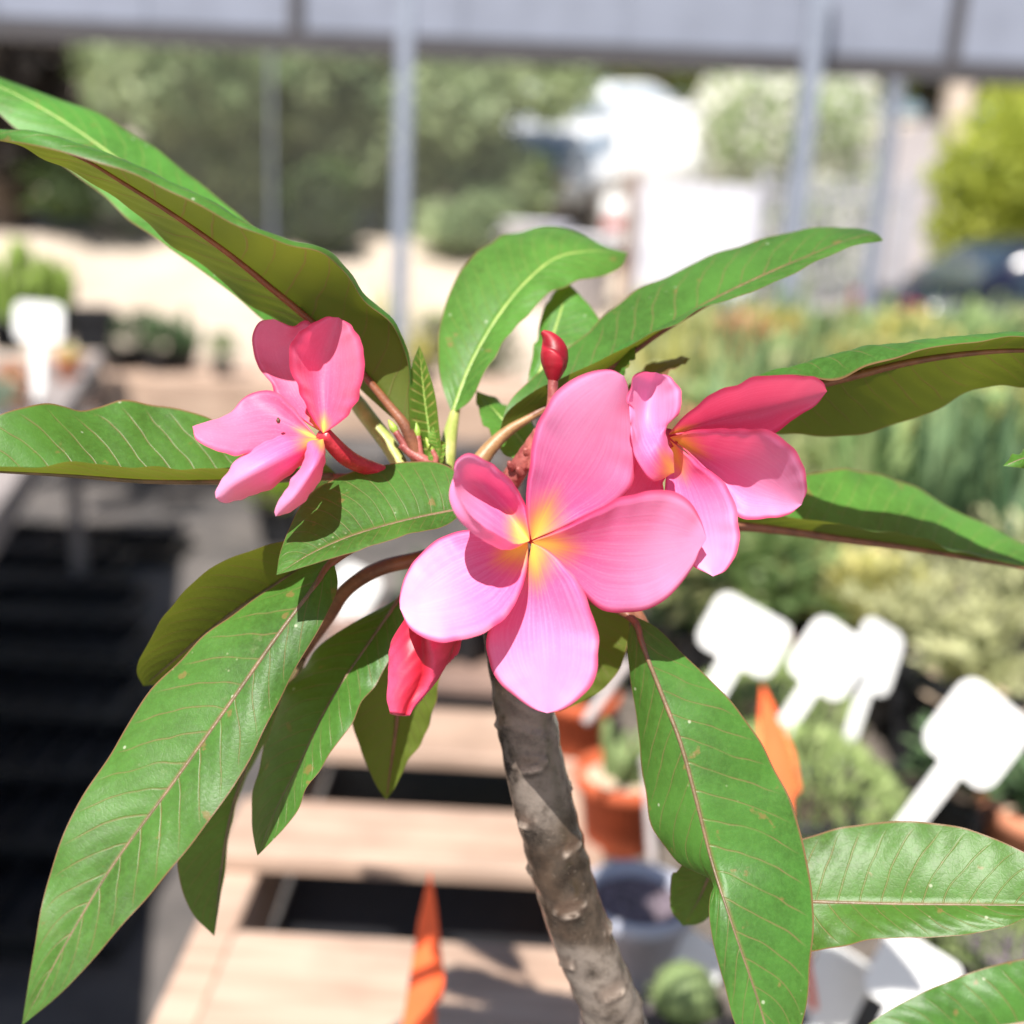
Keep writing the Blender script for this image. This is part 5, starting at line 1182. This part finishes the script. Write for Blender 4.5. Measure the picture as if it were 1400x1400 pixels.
# left bench plants
def PL(label, px, py, pot, top, kind, mat, s, ps, var=0):
    g = on_left(px, py); return potted(label, None, g[0], g[1], LBZ - .02, pot, top, kind, mat, s, ps, var)
PL('tall green column cactus cluster at the left edge', 12, 478, 'blackround', 'soil', 'columns', 'p_lime2', 1.6, 1.9)
PL('second green column cactus cluster beside the white tag', 75, 468, 'black', 'soil', 'columns', 'p_lime2', 1.6, 1.7, 1)
PL('empty black square pot right of the left tag', 126, 478, 'black', 'soil', None, None, 2.0, 1)
PL('small coral plant on the left bench below the tag', 20, 560, 'dusty', 'gravel_top', 'rosette', 'p_coral', 1.1, 1.0)
PL('pale gravel topped terracotta pot on the left bench beside the rail', 95, 520, 'dusty', 'gravel_top', 'rosette', 'p_yellow', 1.0, .7)
PL('low green plant at the left edge above the folded leaf', 5, 610, 'grey', 'soil', 'bushy', 'p_blue', 1.0, .7)
# far staging plants
for k, (px, kd, mt, s, ps, lab) in enumerate(((185, 'bushy', 'p_deep', 1.3, 1.2, 'dark green bushy plant on the far bench, leftmost of the row'), (215, 'bushy', 'p_deep', 1.3, 1.3, 'dark green bushy plant on the far bench, second of the row'), (246, 'bushy', 'p_deep', 1.3, 1.2, 'dark green bushy plant on the far bench, third of the row'), (272, 'columns', 'p_deep', 1.2, 1.2, 'dark upright cactus at the right end of the dark row on the far bench'), (336, 'bushy', 'p_green', 1.0, 1.0, 'small green plant on the far bench beside the left flower'), (590, 'bushy', 'p_yellow', 1.1, 1.1, 'yellow green plant on the far bench seen between the central leaves'))):
    g = G(px, 497, .61); e = potted(lab, None, g[0], fb.location.y + .22 + .1 * (k % 2), .61, 'black', 'soil', kd, mt, s, ps, k % 2)
g = G(382, 745, .0); potted('bright lime green plant on the ground behind the largest leaf', None, g[0], g[1], .006, 'black', 'soil', 'bushy', 'p_lime', 2.2, 2.4)
for k, (px, py, kd, mt) in enumerate(((600, 470, 'bushy', 'p_pale'), (520, 455, 'blades', 'p_yellow'), (660, 480, 'bushy', 'p_green'), (905, 440, 'bushy', 'p_yellow'), (960, 470, 'bushy', 'p_deep'), (1015, 450, 'blades', 'p_deep'), (1150, 430, 'feather', 'p_yellow'))):
    g = G(px, py + 40, 0.3); potted(['pale bushy plant', 'yellowish bladed plant', 'green bushy plant', 'yellow bushy plant', 'dark bushy plant', 'dark bladed plant', 'yellow feathery plant'][k] + ' standing low beyond the benches', 'plants on the ground beyond the benches', g[0], g[1], .006, 'black', 'soil', kd, mt, 3.0, 3.4, k % 2)
tree('grey_shrub', 'grey green shrub in front of the dark car', 'shrub', (3.75, 8.7, 0), 1.0, 1.7, 'f_olive', 2200, 0.05, 61, 0.03, 0.05, lobes=8)

# ------------------------------------------------------------------ tags and markers
M['tag_white'] = mat_simple('white_plastic_tag', (0.80, 0.80, 0.79), 0.4, 0.03, 20, 0.05, 0.001)
M['marker_orange'] = mat_simple('orange_plastic', (0.92, 0.13, 0.035), 0.45, 0.1, 30, 0.1, 0.001)
M['stake'] = mat_simple('grey_stake', (0.42, 0.37, 0.36), 0.6, 0.15, 40, 0.1)
def rrect(w, h, r, n=6):
    o = []
    for cx, cy, a0 in ((w / 2 - r, h / 2 - r, 0), (-w / 2 + r, h / 2 - r, 90), (-w / 2 + r, -h / 2 + r, 180), (w / 2 - r, -h / 2 + r, 270)):
        for k in range(n + 1): a = math.radians(a0 + 90 * k / n); o.append((cx + r * math.cos(a), cy + r * math.sin(a)))
    return o
def plate(outline, th):
    n = len(outline); V = [(x, -th / 2, z) for x, z in outline] + [(x, th / 2, z) for x, z in outline]
    return V, [tuple(range(n)), tuple(range(2 * n - 1, n - 1, -1))] + [(i, n + i, n + (i + 1) % n, (i + 1) % n) for i in range(n)]
def plant_tag(label, px, py, d, wpx, hpx, ang, stem_px, lean=0.25, turn=0.0, zmin=None):
    """T-shaped tag: head centred on the pixel at distance d, turned by ang in its own plane, stem going down from it"""
    c = P(px, py, d); w_, h_ = wpx / FPX * d, hpx / FPX * d; L = max(stem_px / FPX * d + h_ / 2, (c[2] - BZ - .095) / math.cos(math.radians(ang)) if d < 1.9 else 0)
    e = empty('plant_tag', tuple(c)); e.rotation_euler = (-lean, math.radians(ang), turn)
    v, f = plate(rrect(w_, h_, min(w_, h_) * .22), .0022); mk('tag_head', v, f, M['tag_white'], e, False)
    sw = w_ * .135; o = [(-sw, -h_ * .44), (sw, -h_ * .44), (sw * .9, -L * .8), (0, -L), (-sw * .9, -L * .8)][::-1]
    v, f = plate(o, .0028); mk('tag_stem', v, f, M['tag_white'], e, False); return tag(e, label, 'plant tag', 'white plant tags')
plant_tag('white plant tag highest on the right, below the right flower', 1018, 868, 1.12, 118, 82, 26, 60)
plant_tag('white plant tag in front of a second one, right of the top tag', 1134, 900, 1.05, 96, 92, 32, 95)
plant_tag('white tag half hidden behind another, in the middle of the right bench', 1198, 898, 1.09, 84, 92, 30, 90, .3, .4)
plant_tag('large white plant tag near the right edge above the low leaf', 1336, 1003, .94, 130, 118, 36, 120)
plant_tag('white tag low down left of the large hanging leaf', 948, 1318, .92, 84, 78, 30, 90, .5)
plant_tag('white tag at the bottom, just right of the large hanging leaf', 1142, 1348, .88, 92, 100, 30, 70, .4)
plant_tag('broad white tag at the bottom beside the corner leaf', 1248, 1338, .84, 124, 96, 28, 90, .45, -.1)
plant_tag('tiny white tag at the right margin of the large hanging leaf', 1083, 1098, 1.15, 36, 50, 20, 40)
plant_tag('upright white plant tag at the left edge', 53, 440, 2.2, 66, 52, 2, 85, .1)
plant_tag('white tag seen between the stems below the short leaf', 484, 806, 1.7, 60, 60, 25, 50)
plant_tag('small distant white tag in front of the grey shrub', 1252, 443, 4.6, 36, 30, 30, 40)
plant_tag('white tag cut off by the right edge above the low leaf', 1412, 715, 1.8, 50, 50, 20, 60)
plant_tag('small white tag near the reddish leaf tip', 938, 530, 3.6, 30, 44, 10, 60)
def marker(label, px, py, d, wpx, lpx, ang, notch):
    c = P(px, py, d); s = d / FPX; w_, L = wpx * s, lpx * s; e = empty('orange_marker', tuple(c)); e.rotation_euler = (-.5, math.radians(ang), .1)
    V, F = plate([(0, 0), (w_ * .18, -L * .12), (w_ * .5, -L * .4), (w_ * .5, -L * notch), (w_ * .28, -L * (notch + .02)), (w_ * .16, -L * .74), (w_ * .1, -L), (-w_ * .5, -L), (-w_ * .42, -L * .6), (-w_ * .2, -L * .2)][::-1], .0012)
    V = [(x, y_ + abs(x) * .2, z) for x, y_, z in V]; mk('front_blade', V, F, M['marker_orange'], e, False)
    V2, F2 = plate([(0, -.01), (w_ * .3, -L * .3), (w_ * .4, -L * .62), (w_ * .12, -L * .6), (-w_ * .1, -L * .3)][::-1], .0012); mk('rear_blade', [(x, y_ + .008 + x * .2, z) for x, y_, z in V2], F2, M['marker_orange'], e, False)
    V, F = tube([(0, .004, -L * .9), (0, .004, -(c[2] - BZ - .0) * .5), (0, .004, -(c[2] - BZ + .01))], [.0025] * 3, 8, 8); mk('stake', V, F, M['marker_orange'], e)
    return tag(e, label, 'marker')
marker('pointed orange plastic marker standing before the pallet bench', 588, 1190, .72, 56, 330, 3, .5)
marker('orange pointed marker behind the edge of the large hanging leaf', 1042, 936, .92, 56, 240, -8, .6)
for pts, d, lab in (([(856, 908), (828, 948), (800, 988)], .98, 'slanting grey stake behind the large hanging leaf'), ([(884, 1040), (888, 1110), (892, 1185)], 1.0, 'short grey upright stake right of the terracotta pot')):
    P0 = P(*pts[-1], d); e = empty('plant_stake', tuple(P0)); V, F = tube([P(x, y_, d) for x, y_ in pts], [.0045, .005, .0045], 10, 14); mk('stake_shaft', V, F, M['stake'], e, True, P0)
    V, F = tube([P(pts[0][0], pts[0][1], d) + np.array([0, 0, z]) for z in (-.004, .004)], [.006, .004], 10, 4); mk('stake_cap', V, F, M['stake'], e, True, P0); tag(e, lab, 'stake')

# ------------------------------------------------------------------ black trays added to deepen the shadow on the aisle floor
tv = [box(-.27, .27, -.15, .15, 0, .008)]
for x0, x1, y0, y1 in ((-.27, .27, -.15, -.142), (-.27, .27, .142, .15), (-.27, -.262, -.1415, .1415), (.262, .27, -.1415, .1415)): tv.append(box(x0, x1, y0, y1, .0085, .06))
wallm = sharedmesh('tray_wall', merge(tv), M['black_plastic'], False)
rimm = sharedmesh('tray_rim', merge([box(-.285, .285, -.165, -.1505, .052, .06), box(-.285, .285, .1505, .165, .052, .06), box(-.285, -.2705, -.15, .15, .052, .06), box(.2705, .285, -.15, .15, .052, .06)]), M['black_plastic'], False)
divm = sharedmesh('divider', box(-.003, .003, -.14, .14, .0085, .045), M['black_plastic'], False)
for k, (px, py, a) in enumerate(((10, 1250, .03), (30, 1135, .05), (40, 1042, 0), (60, 962, -.04), (75, 892, .02), (85, 838, .06), (70, 790, 0), (60, 750, .02), (160, 757, -.03))):
    g = G(px, py, 0); e = empty('added_tray', (g[0], g[1], .0075), a); inst('tray_wall', wallm, e); inst('tray_rim', rimm, e)
    for q in range(5): inst('divider', divm, e, (-.18 + .09 * q, 0, 0))
    tag(e, (ORD[k] + ' nearest black tray in the row added to darken the aisle floor') if k < 8 else 'far black tray added to darken the floor beside the lit strip', 'tray', 'added black trays on the aisle floor')
